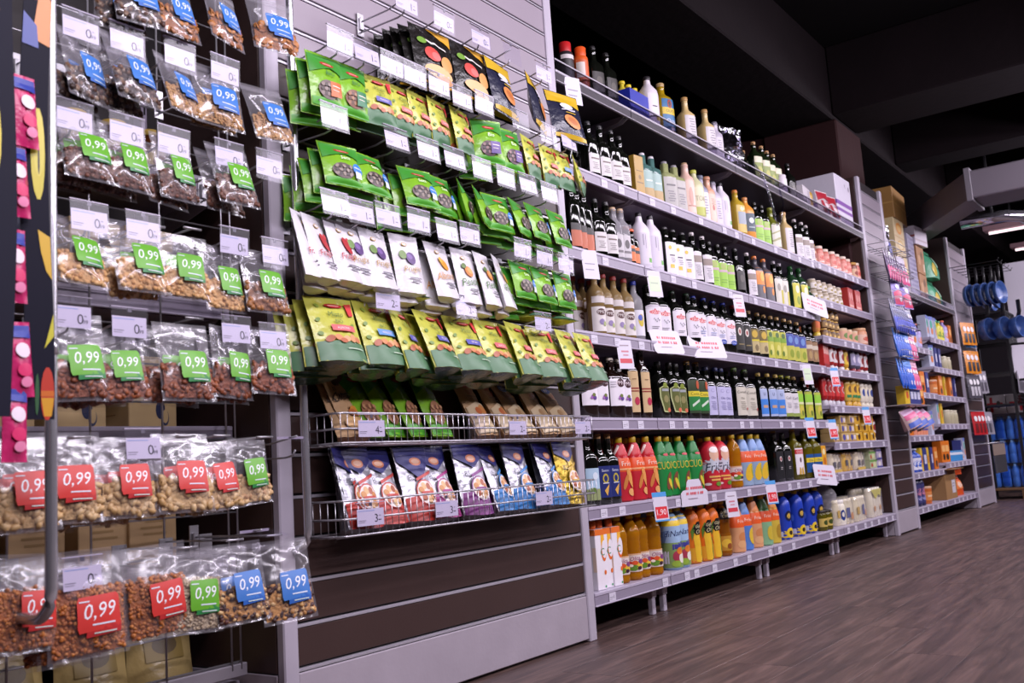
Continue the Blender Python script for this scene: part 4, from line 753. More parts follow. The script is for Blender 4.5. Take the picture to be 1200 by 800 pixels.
def bag_mesh(S, m, nu=10, nv=12, style='pillow', bot=None):
    mb = MB(); n = nu+1
    for side in (1, -1):
        vs = [S(-1+2*i/nu, j/nv, side) for j in range(nv+1) for i in range(nu+1)]
        fs = [(j*n+i, j*n+i+1, (j+1)*n+i+1, (j+1)*n+i) for j in range(nv) for i in range(nu)]
        if side < 0: fs = [f[::-1] for f in fs]
        mb.add(vs, fs, m, True)
    for uu in (-1, 1):
        mb.add([S(uu, j/nv, s) for j in range(nv+1) for s in (1, -1)], [(2*j, 2*j+1, 2*j+3, 2*j+2) for j in range(nv)], m, True)
    mb.add([S(-1+2*i/nu, 0, s) for i in range(nu+1) for s in (1, 0, -1)], [(3*i+a, 3*i+3+a, 3*i+4+a, 3*i+1+a) for i in range(nu) for a in (0, 1)], bot or m, True)
    return mb
def packet(w, h, T, style, base, items, ph=0, metal=None, bot=None, wr=.0017):
    S = surf(w, h, T, style, ph, wr); m = metal or shiny(base)
    mb = bag_mesh(S, m, style=style, bot=bot)
    m2 = MB(); S0 = surf(w, h, T, style, ph, 0); art(m2, lambda u, v, l: S0(u*.985, v, 1, (.0015+wr if .04 < v < .96 else .0006+wr)*(1-.6*abs(u)**4)+.0008*l), items, w, h)
    return [('pouch', mb.mesh('pouch'), None, ()), ('printed_front', m2.mesh('printed_front'), None, ())]
pill = lambda v, u=.1, w=.4, h=.035: [('e', u, v, w, h, 'b5232b'), ('r', u-w*.6, v-.008, u+w*.6, v+.008, 'e9b4a8')]
def nutsrow(v, c='d58b5a'): return [('e', -.55, v, .2, .05, 'a85a34', .4), ('e', -.2, v+.015, .17, .05, c, -.3), ('e', .12, v, .16, .05, 'e0a878', .2), ('e', .4, v+.01, .17, .055, 'd29a6a', 1.2), ('e', .62, v-.005, .14, .05, 'c47a52', .3), ('e', -.05, v-.035, .15, .04, 'b4633c')]
def lime(w, h, T, style, band, word, ph=0):
    wave = [(-.99, .0), (.99, .0), (.99, .27), (.5, .25), (0, .28), (-.5, .26), (-.99, .28)]
    leaves = [('e', -.75, .62, .1, .03, '6b8a2a', .5), ('e', -.6, .85, .1, .03, '8aa03a', -.6), ('e', .7, .55, .09, .03, '7a963a', .8), ('e', -.8, .4, .1, .03, '6b8a2a', -.4)]
    big = style == 'doy'
    it = leaves+[('p', wave, '4f7a56')]+pill(.86)+[('p', [(.6, .9), (.92, .92), (.9, .72), (.66, .7)], 'd23a3c'), ('t', 'Misto', .05, .71, h*.085, '4b6a35', .02), ('t', 'BIO', .08, .59, h*.062, '4b6a35'), ('r', -.35, .43, .7, .53, band), ('t', word, .17, .48, h*.04, 'f6e8ea', 0, .9)]+nutsrow(.3)+([('r', .0, .13, .7, .145, 'c5d6c0')] if big else [])
    return packet(w, h, T, style, 'c0c252', it, ph, bot=shiny('2f5238'))
def green(w, h, T, word, win, spot, ph=0, big=False):
    it = [('p', [(-.97, .95), (.97, .95), (.97, .66), (.2, .74), (-.97, .6)], '3a8f2c'), ('p', [(-.97, .02), (.97, .02), (.97, .12), (-.97, .16)], '4fa52f')]+pill(.8, .05, .42, .04)
    it += [('t', word, .1, .62, h*.09, 'f0f6e4' if word != 'BIO' else '2a6a4a', .03)]
    it += [('e', -.15, .3, .55, .17, win[0])]+[('e', -.5+.17*(i % 5), .22+.075*(i//5), .1, .035, win[1+i % 2], i) for i in range(15)]
    if spot == 'blue': it += [('e', .58, .36, .3, .13, '3a7fd0'), ('r', .4, .16, .75, .3, 'dfe3f0'), ('r', .35, .37, .8, .39, 'e4ecf8')]
    elif spot: it += [('p', [(-.1, .18), (.6, .2), (.6, .46), (-.1, .44)], spot), ('r', .0, .36, .5, .375, 'f0e4d4'), ('r', .0, .29, .4, .3, 'f0e4d4')]
    return packet(w, h, T, 'pillow', '7db52c', it, ph)
def white(fr, word, wc, ph=0):
    F = {'s': [('e', .1, .56, .24, .15, 'b22f36', .4), ('e', .3, .66, .14, .05, 'c2464a', .6)], 'p': [('e', .12, .57, .34, .11, '5c3f78', -.3), ('e', .05, .6, .2, .05, '7f62a0', -.3), ('e', -.42, .62, .26, .075, '6b8a44', .9)], 'a': [('e', .1, .58, .26, .12, 'd9962e', .6), ('e', -.1, .66, .16, .06, 'e0b04a')], 'k': [('e', .05, .56, .36, .1, 'd0803a', -.35), ('e', .15, .58, .24, .06, 'e0a860', -.35), ('e', -.3, .66, .22, .05, '5f7a3a', .4)], 'n': []}[fr]
    it = [('e', -.1, .82, .2, .035, 'c8a45a'), ('e', -.1, .82, .15, .024, 'd9d5d9')]*(fr != 'n')+F
    if word: it += [('t', word, .1, .37, .026, wc, .12), ('r', -.35, .2, .5, .222, '6d6975'), ('r', -.25, .14, .4, .162, '6d6975')]
    else: it += lines(0, .8, 9, '9b97a0', 1.2, .07)
    return packet(.118, .19, .022, 'doy', 'd9d6db', it, ph)
def chip(navy, ph=0):
    if navy: it = [('p', [(-.98, .98), (.98, .98), (.98, .72), (-.98, .76)], 'c9a522'), ('e', 0, .68, .4, .07, 'd8d6e0'), ('p', [(-.4, .59), (-.1, .62), (.2, .6), (.5, .63), (.5, .6), (.2, .575), (-.1, .595), (-.4, .57)], 'cfcde0'), ('e', .1, .35, .5, .12, 'd08440', -.3), ('e', .1, .36, .3, .06, 'b4652c', -.3), ('r', -.95, .03, .95, .1, 'c9a522'), ('r', -.2, .52, .4, .54, 'c9a522')]
    else: it = [('p', [(-.2, .98), (.98, .98), (.98, .78), (.3, .9)], 'cf9a28'), ('p', [(-.4, .76), (-.2, .72), (.0, .74), (.2, .69), (.55, .67), (.55, .64), (.2, .66), (.0, .7), (-.2, .68), (-.42, .73)], 'd6d2cc'), ('e', -.6, .72, .2, .06, '6f9a3a'), ('e', -.25, .5, .36, .12, 'c4473e', -.2), ('e', -.1, .47, .22, .07, 'd9706a', -.2), ('e', .45, .4, .36, .13, 'd79a58', .3), ('e', .0, .22, .7, .1, 'dba868', -.1), ('e', .3, .12, .4, .06, 'c98a4c'), ('r', -.9, .03, .9, .06, 'cf9a28')]
    return packet(.19, .215, .028, 'pillow', '23243a' if navy else '191614', it, ph)
def kraft(kind, ph=0):
    if kind == 'script': it = [('p', [(-.97, .97), (.97, .97), (.97, .8), (0, .66), (-.97, .8)], '4a1f18'), ('e', -.1, .82, .4, .04, 'b8303a'), ('e', -.6, .76, .2, .04, 'c98a4a'), ('t', 'la', -.55, .62, .018, '2e2018', .1), ('t', 'Colazione', .0, .53, .03, '2e2018', .16), ('e', .45, .32, .35, .06, 'd9923a'), ('e', .2, .28, .3, .05, 'c4703a'), ('e', 0, .14, .6, .08, 'c9a06a')]
    else:
        c = 'b5432e' if kind == 'red' else '2c4f9e'
        it = [('e', .0, .8, .5, .07, c), ('t', 'bio', 0, .8, .016, 'e4d4c0', .1), ('t', 'BAR', .05, .66, .02, 'a8553a'), ('r', -.5, .58, .5, .6, '8a6a4a'), ('r', -.4, .53, .4, .545, '8a6a4a'), ('p', [(-.97, .02), (.97, .02), (.97, .44), (0, .5), (-.97, .42)], 'd3bd98'), ('e', .2, .36, .4, .08, 'd08a4a' if kind == 'red' else 'b89a6a'), ('e', -.3, .34, .25, .06, 'c46a3a' if kind == 'red' else 'a8845a')]
    return packet(.135, .25, .026, 'doy', 'b48e63', it, ph, metal=mat('kraft_paper', 'b8946a', .62, 0, .1, 30, bump=.2, bscale=60), wr=.003)
def silver(kind, ph=0):
    col = {'red': 'b8342a', 'pink': 'a0287a', 'purple': '7a2a7a', 'blue': '2a7ac0', 'navy': 'b8342a', 'yellow': 'c4a02a'}[kind]
    lo = [('r', -.98, .0, .98, .3, col)] if kind != 'yellow' else []
    it = lo+[('p', [(-.98, .99), (.98, .99), (.98, .8), (.05, .64 if kind != 'navy' else .5), (-.98, .8)], '22246e'), ('e', .05, .78, .36, .06, 'd0805a'), ('e', .05, .78, .26, .035, 'e0b49a'), ('t', 'BS', -.5, .56, .018, '5a5a64'), ('p', [(-.3, .5), (.95, .62), (.95, .66), (-.3, .54)], col), ('e', .1, .33, .62, .19, col), ('e', .1, .33, .57, .17, 'e6dad2')]
    it += [('e', .1+.36*math.cos(a), .33+.1*math.sin(a), .16, .045, ('c98a4a', 'a8542e', 'd9b07a')[i % 3], a) for i, a in enumerate([.3, 1.1, 1.9, 2.7, 3.8, 4.7, 5.5])]+[('r', -.28, .32, .48, .35, col)]
    base = 'b9b9c2' if kind != 'yellow' else 'b0942e'
    return packet(.15, .235, .034, 'doy', base, it, ph, metal=mat('foil_'+base, base, .3, .55, .1, 16, bump=.5, bscale=30), wr=.0034)
BAGS = {
 'green_bio': (lambda: green(.128, .172, .022, 'BIO', ('6a5a54', '8a7a72', '4a3c38'), 'c9672c'), 'green BIO seed packet with orange patch'),
 'green_bio_seed': (lambda: green(.128, .172, .022, 'BIO', ('7a4a2e', '9a6a44', '5f3620'), '2f7a52'), 'green BIO seed packet with brown window'),
 'green_fig': (lambda: green(.125, .17, .024, 'Bio', ('4a2c34', '8a6a6a', '2c1a22'), '5a3f8a'), 'green fruit packet with violet patch'),
 'green_seed': (lambda: green(.14, .142, .022, 'Semi', ('5a4a44', '8f8074', '3c302c'), 'blue'), 'small green seed packet with blue disc'),
 'lime_small_purple': (lambda: lime(.13, .17, .02, 'pillow', '6a68b0', 'WALNUT'), 'lime mix packet with purple band'),
 'lime_small_pink': (lambda: lime(.12, .165, .02, 'pillow', 'd8766e', 'ALMOND', 2), 'lime mix packet with pink band'),
 'lime_small_blue': (lambda: lime(.12, .165, .02, 'pillow', '6a9ad8', 'CASHEW', 4), 'lime mix packet with blue band'),
 'lime_pink': (lambda: lime(.165, .2, .03, 'doy', 'd8696c', 'ALMOND', 1), 'big lime pouch with pink band'),
 'lime_blue': (lambda: lime(.165, .2, .03, 'doy', '6a9ad8', 'WALNUT', 3), 'big lime pouch with light blue band'),
 'lime_purple': (lambda: lime(.165, .2, .03, 'doy', '5f60b0', 'PECAN', 5), 'big lime pouch with violet band'),
 'white_strawberry': (lambda: white('s', 'Fragole', 'b8323c', 1), 'white pouch with red strawberry'),
 'white_plum': (lambda: white('p', 'Prugne', 'b08a3a', 2), 'white pouch with purple plum'),
 'white_apricot': (lambda: white('a', 'Albicocche', 'c98a2c', 3), 'white pouch with orange apricot'),
 'white_peach': (lambda: white('k', 'Pesche', '4f7a3a', 4), 'white pouch with sliced peach'),
 'chip_black': (lambda: chip(0, 1), 'black snack packet with yellow corner'),
 'chip_navy': (lambda: chip(1, 2), 'navy snack packet with yellow top'),
 'kraft_script': (lambda: kraft('script', 1), 'kraft pouch with dark script lettering'),
 'kraft_red': (lambda: kraft('red', 2), 'kraft pouch with red oval badge'),
 'kraft_blue': (lambda: kraft('blue', 3), 'kraft pouch with blue oval badge'),
 'green_bio_big': (lambda: green(.135, .25, .026, 'BIO', ('9a6a4a', 'b98a62', '7a4a34'), None), 'tall green BIO pouch'),
 'silver_red': (lambda: silver('red', 1), 'silver nut pouch with red foot'), 'silver_navytop': (lambda: silver('navy', 2), 'silver nut pouch with deep navy top'),
 'silver_pink': (lambda: silver('pink', 3), 'silver nut pouch with magenta foot'), 'silver_purple': (lambda: silver('purple', 4), 'silver nut pouch with purple foot'),
 'silver_blue': (lambda: silver('blue', 5), 'silver nut pouch with blue foot'), 'silver_yellow': (lambda: silver('yellow', 6), 'gold nut pouch with violet top'),
}
def bkit(k):
    if k not in KITS: KITS[k] = BAGS[k][0]()
    return KITS[k]
BH = {'r1': 1.905, 'r2': 1.645, 'r3': 1.418, 'r4': 1.195, 'top': 2.15}
TILT = {'r1': 7, 'r2': 16, 'r3': 12, 'r4': 19, 'top': 10}
ROWN = {'top': 'first hook row', 'r1': 'second hook row', 'r2': 'third hook row', 'r3': 'fourth hook row', 'r4': 'fifth hook row'}
rg = random.Random(5)
for row, L in HANG.items():
    for i, (t, x, z, yw, n) in enumerate(L):
        d = BAGS[t][1]
        for k in range(n):
            tl = TILT[row]*(1-.12*k)+rg.uniform(-3, 3)
            y = -.15+.03*k if row == 'r4' else -.165+.03*k
            hb_ = .185 if row == 'r1' else .155
            lab = '%s, front of %s stack, %s' % (d, ORD[i], ROWN[row]) if n > 1 else '%s, single in %s place, %s' % (d, ORD[i], ROWN[row])
            if k: lab = '%s, %s behind front, %s stack, %s' % (d, ORD[k-1], ORD[i], ROWN[row])
            place(bkit(t), 'snack_packet' if row != 'r4' else 'stand_up_pouch', lab, 'packet', (x+rg.uniform(-.004, .004)-.004*k, y, BH[row]-rg.uniform(0, .008)-(.008 if row == 'r4' else .018 if row != 'top' else 0)*k),
                  (math.radians(-tl), 0, math.radians(yw*(.5 if row in ('r3', 'r4') else .7)-(5 if row in ('r3', 'r4') else 3)+rg.uniform(-4, 4)-(4*k if abs(yw) < 30 else 0))), 'packets in the %s of the slat pillar' % ROWN[row])
# packs lying flat on top of the fifth row's hooks
for i, (x, t, r) in enumerate([(2.0, 'lime_small_pink', .2), (2.2, 'lime_small_purple', -.2), (2.86, 'lime_small_pink', .1), (3.04, 'lime_small_blue', -.1)]):
    place(bkit(t), 'stand_up_pouch', 'lime pouch lying flat above the fifth hook row, %s from left' % ORD[i], 'packet', (x, -.03, 1.232+.002*i), (math.radians(-86), 0, r), 'lime pouches lying flat above the hooks')

# ---- hooks with price cards
def price_card_mesh(w, h, big, small, hook=True):
    mb = MB(); box(mb, -w/2, w/2, -.0006, 0, -h*.62, 0, PAPER)
    art(mb, lambda u, v, l: (u*w/2, -.0007-.0002*l, -h*.62+v*h*.62), [('t', big, .42, .42, h*.3, '2b2733'), ('r', -.92, .86, .3, .9, '8fa4d0'), ('r', -.92, .3, -.35, .33, '6a6672'), ('r', -.92, .2, -.45, .23, '8a8692')]+([('t', small, .68, .3, h*.12, '2b2733')] if small else [('r', .58, .28, .8, .34, '4a4652')])+[('r', .62, .55, .74, .58, '4a4652')], w, h*.62)
    return mb.mesh('price_card')
def holder_mesh(w, h):
    mb = MB(); box(mb, -w/2-.003, w/2+.003, -.0032, -.0026, -h*.64, h*.4, HOLDER)
    box(mb, -w/2-.003, w/2+.003, -.003, .003, h*.38, h*.41, LGREY); box(mb, -.005, .005, -.0022, -.001, h*.26, h*.4, mat('holder_clip', '55525c', .4))
    return mb.mesh('price_holder')
HOLD_P = holder_mesh(.1, .075); HOLD_N = holder_mesh(.084, .078)
CARDS = {}
def pcard(w, big, small):
    if (w, big, small) not in CARDS: CARDS[w, big, small] = price_card_mesh(w, .075, big, small)
    return CARDS[w, big, small]
def hook(label, x, z, y0, y1, card, holder, plate=True, group=None, tilt=0, drop=0):
    """two-prong hook from a back plate at y0 to a tip at y1; z is the centre of the price card"""
    t = thing('display_hook', label, 'hook', (x, y0, z), (0, 0, 0), group); L = y1-y0
    if plate:
        m = MB(); box(m, -.014, .014, -.004, -.0, -.05, .03, METAL, .001); box(m, -.008, .008, -.012, -.004, -.03, .012, METAL, .002); m.build('mounting_plate', t)
    m = MB(); tube(m, [(0, 0, .0), (0, L*.6, .0), (0, L, .014)], .0028, METAL); m.build('upper_prong', t)
    m = MB(); tube(m, [(0, 0, -.036), (0, L*.82, -.04), (0, L*.93, -.036), (0, L*.97, -.022)], .0028, METAL); m.build('lower_prong', t)
    h = obj('price_holder', holder, t, (0, L-.003, .005), (math.radians(-tilt), 0, 0))
    if card: obj('price_card', card, h, (0, -.0002, .01))
    return t
for row, L in PTAG.items():
    for i, (x, z) in enumerate(L):
        big = {'top': '0' if i in (1, 2) else '1', 'r1': '1', 'r2': '1', 'r3': '1', 'r4': '2'}[row]
        empty = (row == 'top' and i == 3) or (row == 'r1' and i in (7, 8))
        what = 'display hook with an empty clear price holder' if empty else 'display hook with white price card'
        hook('%s, %s from left, %s' % (what, ORD[i], ROWN[row]), x, z-.002, -.001, -.205, None if empty else pcard(.1, big, None), HOLD_P, True, 'price hooks on the slat pillar', rg.uniform(-4, 10))

# ---- wire baskets
def basket(label, x0, x1, z0, z1, d, cards):
    t = thing('wire_basket', label, 'basket', ((x0+x1)/2, 0, z0)); h = (x1-x0)/2; H = z1-z0
    for nm, zz in (('bottom_rim', .004), ('middle_rim', H*.5), ('top_rim', H)):
        m = MB(); tube(m, [(-h, -.004, zz), (-h, -d+.02, zz), (-h+.02, -d, zz), (h-.02, -d, zz), (h, -d+.02, zz), (h, -.004, zz)], .0034, METAL); m.build(nm, t)
    n = int((x1-x0)/.027); m = MB()
    for i in range(n+1):
        x = -h+.004+(2*h-.008)*i/n; tube(m, [(x, -d, H), (x, -d, .002), (x, -.004, .002)], .0016, METAL, 4)
    for i in range(1, 5):
        for s in (-1, 1): y = -d*i/5; tube(m, [(s*h, y, H), (s*h, y, .002)], .0016, METAL, 4)
    for i in range(4): tube(m, [(-h, -.02-d*i/4.5, 0), (h, -.02-d*i/4.5, 0)], .002, METAL, 4)
    o = m.build('wire_grid', t); o['kind'] = 'stuff'
    for i, (x, cd) in enumerate(cards):
        p = obj('price_holder', HOLD_P, t, (x-(x0+x1)/2, -d-.006, H*.62), (0, 0, rg.uniform(-.06, .06)))
        if cd: obj('price_card', pcard(.1, cd, None), p, (0, -.0003, .012))
    return t
basket('upper wire basket on the slat pillar, holding kraft and green pouches', 1.872, 3.2, .785, .872, .15, [(1.99, '4'), (2.47, None), (2.7, '2'), (3.12, '2')])
basket('lower wire basket on the slat pillar, holding silver nut pouches', 1.872, 3.2, .53, .63, .15, [(1.97, '3'), (2.3, '3'), (2.83, '2')])
bc = {}
def basket_packs(key, zb, hgt, where, tilt):
    L = BASK[key]; c = {}
    for t, x, yw in L: c[t] = c.get(t, 0)+1
    k = {}
    for t, x, yw in L:
        i = k.get(t, 0); k[t] = i+1; d = BAGS[t][1]
        x = min(max(x, 1.96), 3.1)
        tl = tilt+rg.uniform(-4, 4)
        lab = ('%s, %s of %s from left, %s' % (d, ORD[i], NUM[c[t]], where)) if c[t] > 1 else '%s, %s' % (d, where)
        place(bkit(t), 'stand_up_pouch', lab, 'packet', (x, -.10+hgt*math.sin(math.radians(tl)), zb+hgt*math.cos(math.radians(tl))+.014), (math.radians(-tl), 0, math.radians(yw*.7+rg.uniform(-5, 5))), 'pouches '+where)
        lab2 = '%s, rear copy %s from left, %s' % (d, ORD[i], where)
        place(bkit(t), 'stand_up_pouch', lab2.replace('rear copy', 'behind the') if False else '%s, standing behind the %s one, %s' % (d, ORD[i], where), 'packet', (x+.03, -.055+hgt*.7*math.sin(math.radians(tl)), zb+hgt*math.cos(math.radians(tl*.7))+.012), (math.radians(-tl*.7), 0, math.radians(yw*.7+rg.uniform(-8, 8))), 'rear pouches '+where)
basket_packs('b1', .792, .25, 'in upper wire basket', 27)
basket_packs('b2', .537, .235, 'in lower wire basket', 14)
# ================================================================= NUT BAY (clear bags on a wire grid)
NB = {}
def nut_bag(kind, st, sc, seed):
    key = ('nut', kind, st, sc)
    if key in NB: return NB[key]
    r = random.Random(seed+hash(kind) % 97 if False else seed); w, h = .128*sc**.8, .158*sc**.8; S = surf(w, h, .021*sc, 'pillow', seed*1.3, .003)
    cols = {'chips': ['a86a32', 'b87a40', '8f5424'], 'dark_mix': ['2e1c14', '4a2a1a', '6b4a34', '8f7a66'], 'sesame': ['b58a54', 'a87c48'], 'raisin': ['5a3424', '6b4030', '8a6a5a'], 'hazel': ['c89a62', 'bd8c54', 'd2aa76'],
            'walnut': ['8f5c30', 'a26c3c', '7a4a26'], 'almond': ['84472a', '93522f', '753c22'], 'peanut': ['c3a06e', 'b8935f', 'cdae80'], 'cashew': ['c9a676', 'b98c5c', 'd6b88c'], 'corn': ['b0662a', 'bb7434', '9c5622'], 'rice': ['c4b294', 'b8a486'], 'cocktail': ['c08a4a', '3a1f18', 'd6b27c', '50261c']}[kind]
    ms = [mat('nut_%s_%d' % (kind, i), c, .45, 0, .18, 60) for i, c in enumerate(cols)]
    core = mat('nut_heart_'+kind, cols[-1] if kind in ('chips', 'walnut', 'corn') else cols[0], .6, 0, .5, 90, .6, 120)
    fill = MB(); top = .46 if kind not in ('corn', 'rice') else .66
    rad = {'chips': .011, 'dark_mix': .008, 'sesame': .0045, 'raisin': .0062, 'hazel': .0072, 'walnut': .009, 'almond': .009, 'peanut': .010, 'cashew': .009, 'corn': .0055, 'rice': .0045, 'cocktail': .0075}[kind]
    # packed heart of the filling, then the pieces that show against the film
    for side in (1, -1):
        vs = []
        for j in range(6):
            for i in range(9):
                u = -.9+1.8*i/8; v = .05+(top-.06)*j/5; p = S(u, v, side); vs.append((p[0], p[1]*.55, p[2]))
        fill.add(vs, [(j*9+i, j*9+i+1, (j+1)*9+i+1, (j+1)*9+i) for j in range(5) for i in range(8)], core, True)
    n = int(min(620, 2.0*w*h*top*.9/(rad*rad*2.6)))
    for q in range(n):
        side = 1 if q % 4 else -1; u = r.uniform(-.9, .9); v = r.uniform(.06, top+.05*r.random()*(1-abs(u))); p = S(u, v, side)
        a = r.choice(ms); ex = {'chips': (1.2, .25, .9), 'almond': (1.35, .6, .8), 'peanut': (1.5, .8, .8), 'cashew': (1.3, .7, .75), 'cocktail': (1.2, .8, .8)}.get(kind, (1, .9, .95))
        from mathutils import Euler
        blob(fill, (p[0], -side*max(.0015, abs(p[1])-rad*ex[1]*1.05-r.random()*.0015), p[2]), rad*ex[0], rad*ex[1], rad*ex[2], a, Euler((r.uniform(-.4, .4), r.uniform(-PI, PI), r.uniform(-.4, .4))), 6, 3)
    fl = bag_mesh(S, FILM, 10, 14)
    # crimped header of the film
    box(fl, -w/2, w/2, -.0008, .0008, -.012, .008, FILM)
    stc = {'b': ('3f78c4', '2f62b4'), 'g': ('63ab2c', '2c7f43'), 'r': ('cf3a34', 'b92f30')}[st]; m2 = MB(); sh = .105*(1 if sc < 1.25 else .9)
    v0, v1 = .30/sc**.5, .30/sc**.5+.38/sc**.5
    sk = [('p', [(-.22, v0-.05), (.86, v0-.03), (.88, v0+.06), (-.2, v0+.05)], stc[1]), ('p', [(-.42, v0), (.8, v0+.02), (.86, v0+.06), (.84, v1), (.76, v1+.03), (-.4, v1+.02), (-.46, v1-.03), (-.47, v0+.05)], stc[0]),
          ('t', '0,99', .2, (v0+v1)/2+.03, h*.165, 'eef0f6', .03, 1.05), ('r', -.05, v0+.06, .66, v0+.075, 'dfe6f2'), ('r', -.4, v1-.03, -.1, v1-.018, 'dfe6f2'), ('r', 0, v0-.02, .7, v0-.008, 'cfe0d8')]
    S0 = surf(w, h, .021*sc, 'pillow', seed*1.3, 0); art(m2, lambda u, v, l: S0(u*.86, v, 1, .0042+.0009*l), sk, w*.86, h)
    NB[key] = [('clear_bag', fl.mesh('clear_bag'), None, ()), ('nuts', fill.mesh('nuts'), 'stuff', ()), ('price_sticker', m2.mesh('price_sticker'), None, ())]
    return NB[key]
ND = {'chips': 'clear bag of banana chips', 'dark_mix': 'clear bag of dark fruit mix', 'sesame': 'clear bag of golden grains', 'raisin': 'clear bag of brown kernels', 'hazel': 'clear bag of blanched hazelnuts', 'walnut': 'clear bag of walnut pieces', 'almond': 'clear bag of brown almonds', 'peanut': 'clear bag of beige peanuts', 'cashew': 'clear bag of pale cashews', 'corn': 'clear bag of roasted corn', 'rice': 'clear bag of pale seeds', 'cocktail': 'clear bag of cocktail nuts'}
SN = {'b': 'blue sticker', 'g': 'green sticker', 'r': 'red sticker'}
rowz = [(1.78, 'top nut row'), (1.55, 'second nut row'), (1.3, 'third nut row'), (1.1, 'fourth nut row'), (.85, 'fifth nut row'), (.6, 'sixth nut row'), (0, 'bottom nut row')]
rown = {}
rn = random.Random(9)
for i, (k, st, x, z, yw, sc, n) in enumerate(NUT):
    rw = [nm for a, nm in rowz if z > a-.0][0]
    j = rown.get(rw, 0); rown[rw] = j+1
    h = .158*sc**.8
    tl = 14 if z > 1.0 else 8
    for q in range(n):
        lab = '%s with %s, %s from left, %s' % (ND[k], SN[st], ORD[j], rw)
        if q: lab = '%s, %s behind %s place, %s' % (ND[k], ORD[q-1], ORD[j], rw)
        place(nut_bag(k, st, sc, i % 5+1), 'nut_bag', lab, 'nut bag', (x-.006*q, -.16+.042*q, z+h*.5+.01*rn.random()-.006*q), (math.radians(-tl+rn.uniform(-4, 4)), math.radians(rn.uniform(-4, 4)), math.radians(yw*.6-4+rn.uniform(-6, 6)*(q > 0))), 'nut bags in the %s' % rw)
NTROW = ['top tag row']*4+['second tag row']*5+['third tag row']*4+['fourth tag row']*4+['fifth tag row', 'lowest tag row']
c = {}
CN = pcard(.084, '0', '99')
for (x, z), rw in zip(NTAG, NTROW):
    i = c.get(rw, 0); c[rw] = i+1
    hook('grid hook with white 0,99 price card, %s' % rw if rw in ('fifth tag row', 'lowest tag row') else 'grid hook with white 0,99 price card, %s from left, %s' % (ORD[i], rw), x, z, .115, -.172, CN, HOLD_N, True, 'price hooks on the wire grid', rn.uniform(-3, 6))
# bare hooks (no card) that show between the bags
for i, (x, z) in enumerate([(1.11, .80), (1.37, .80), (1.47, .80), (1.6, .795), (1.3, 1.29), (1.37, .545), (1.5, .55), (1.62, .55), (1.4, 1.3), (1.4, 1.08)]):
    t = thing('display_hook', 'bare grid hook without price card, %s of the bare ones' % ORD[i], 'hook', (x, .115, z), group='bare hooks on the wire grid')
    m = MB(); box(m, -.02, .02, -.005, 0, -.06, .02, METAL, .001); m.build('mounting_plate', t)
    m = MB(); tube(m, [(0, 0, .01), (0, -.28, .012)], .0028, METAL); tube(m, [(-.025, -.28, .012), (.025, -.28, .012)], .0032, METAL); m.build('upper_prong', t)
    m = MB(); tube(m, [(0, 0, -.03), (0, -.2, -.034), (0, -.225, -.02)], .0028, METAL); m.build('lower_prong', t)
# flat clear holders tipped up on their prongs
for i, (x, z) in enumerate([(1.71, .795), (1.585, .565)]):
    hook('hook with clear price holder tipped flat, %s' % ('below the almond bags' if i == 0 else 'above the lowest bags'), x, z, .115, -.16, None, HOLD_N, True, None, 78)

# ---- wire grid
t = thing('wire_grid_panel', 'zinc wire grid panel behind the clear nut bags', 'grid', (1.2, .12, .2))
m = MB()
for zz in [.02+i*.1 for i in range(24)]: tube(m, [(-1.1, .003, zz), (.535, .003, zz)], .0026, METAL, 5)
o = m.build('horizontal_wires', t); o['kind'] = 'stuff'
m = MB()
for xx in [-.9, -.7, -.5, -.3, -.1, .1, .3, .5, .53]: tube(m, [(xx, -.002, 0), (xx, -.002, 2.4)], .003, METAL, 5)
o = m.build('vertical_wires', t); o['kind'] = 'stuff'
m = MB(); box(m, -1.1, .55, -.004, .02, -.02, .015, ALU, .003); m.build('bottom_beam', t)
# ---- chrome bumper tubes
def bumper(label, x, y, z0, z1, back=.4):
    t = thing('bumper_tube', label, 'tube', (x, y, z0))
    m = MB(); R = .055; pts = [(0, back, 0)]+[(0, R-R*math.sin(a), R-R*math.cos(a)) for a in [i*PI/12 for i in range(7)]]+[(0, 0, z1-z0-R)]+[(0, R-R*math.cos(a), z1-z0-R+R*math.sin(a)) for a in [i*PI/12 for i in range(1, 7)]]+[(0, back, z1-z0)]
    tube(m, pts, .0115, CHROME, 12); m.build('bent_tube', t)
    m = MB(); lathe(m, [(.0135, .5), (.0135, .53)], CHROME, 12); m.build('sleeve', t)
    return t
bumper('bent chrome tube at the left post of the slat pillar', 1.822, -.065, .505, 2.75, .056)
bumper('bent chrome tube crossing the left edge, before the nut bags', TUBE1X, -.30, .462, 2.4)

# ---- shelving behind the grid with cartons, jars and sacks
unit('shelving frame behind the wire grid', .2, 1.77, .62, 2.4, .1)
for i, z in enumerate((.16, .50, .86, 1.22, 1.58)):
    shelf('grey shelf behind the wire grid, %s from the bottom' % ORD[i], .2, 1.765, z, .62-.02, (), False, 'shelves behind the wire grid')
    o = bpy.data.objects
for o in [q for q in bpy.data.objects if q.get('group') == 'shelves behind the wire grid']: o.location.y = .17; 
for o in [q for q in bpy.data.objects if q.get('group') == 'shelves behind the wire grid']: o.scale.y = .7
CRT = carton(.15, .2, .10, 'c3a878', [('e', .3, .52, .2, .26, '232a4a'), ('e', .5, .3, .16, .22, '3a3f5a'), ('e', .5, .34, .13, .19, 'c3a878'), ('r', -.9, .94, .9, .97, 'a88d5e')], [('r', -.6, .4, .4, .43, '9a7c50')])
CRT2 = carton(.14, .2, .24, 'b2936a', lines(0, .8, 8, '96794f', 1.1, .07)+[('e', .4, .9, .14, .05, '232a4a')])
cnt2 = {}
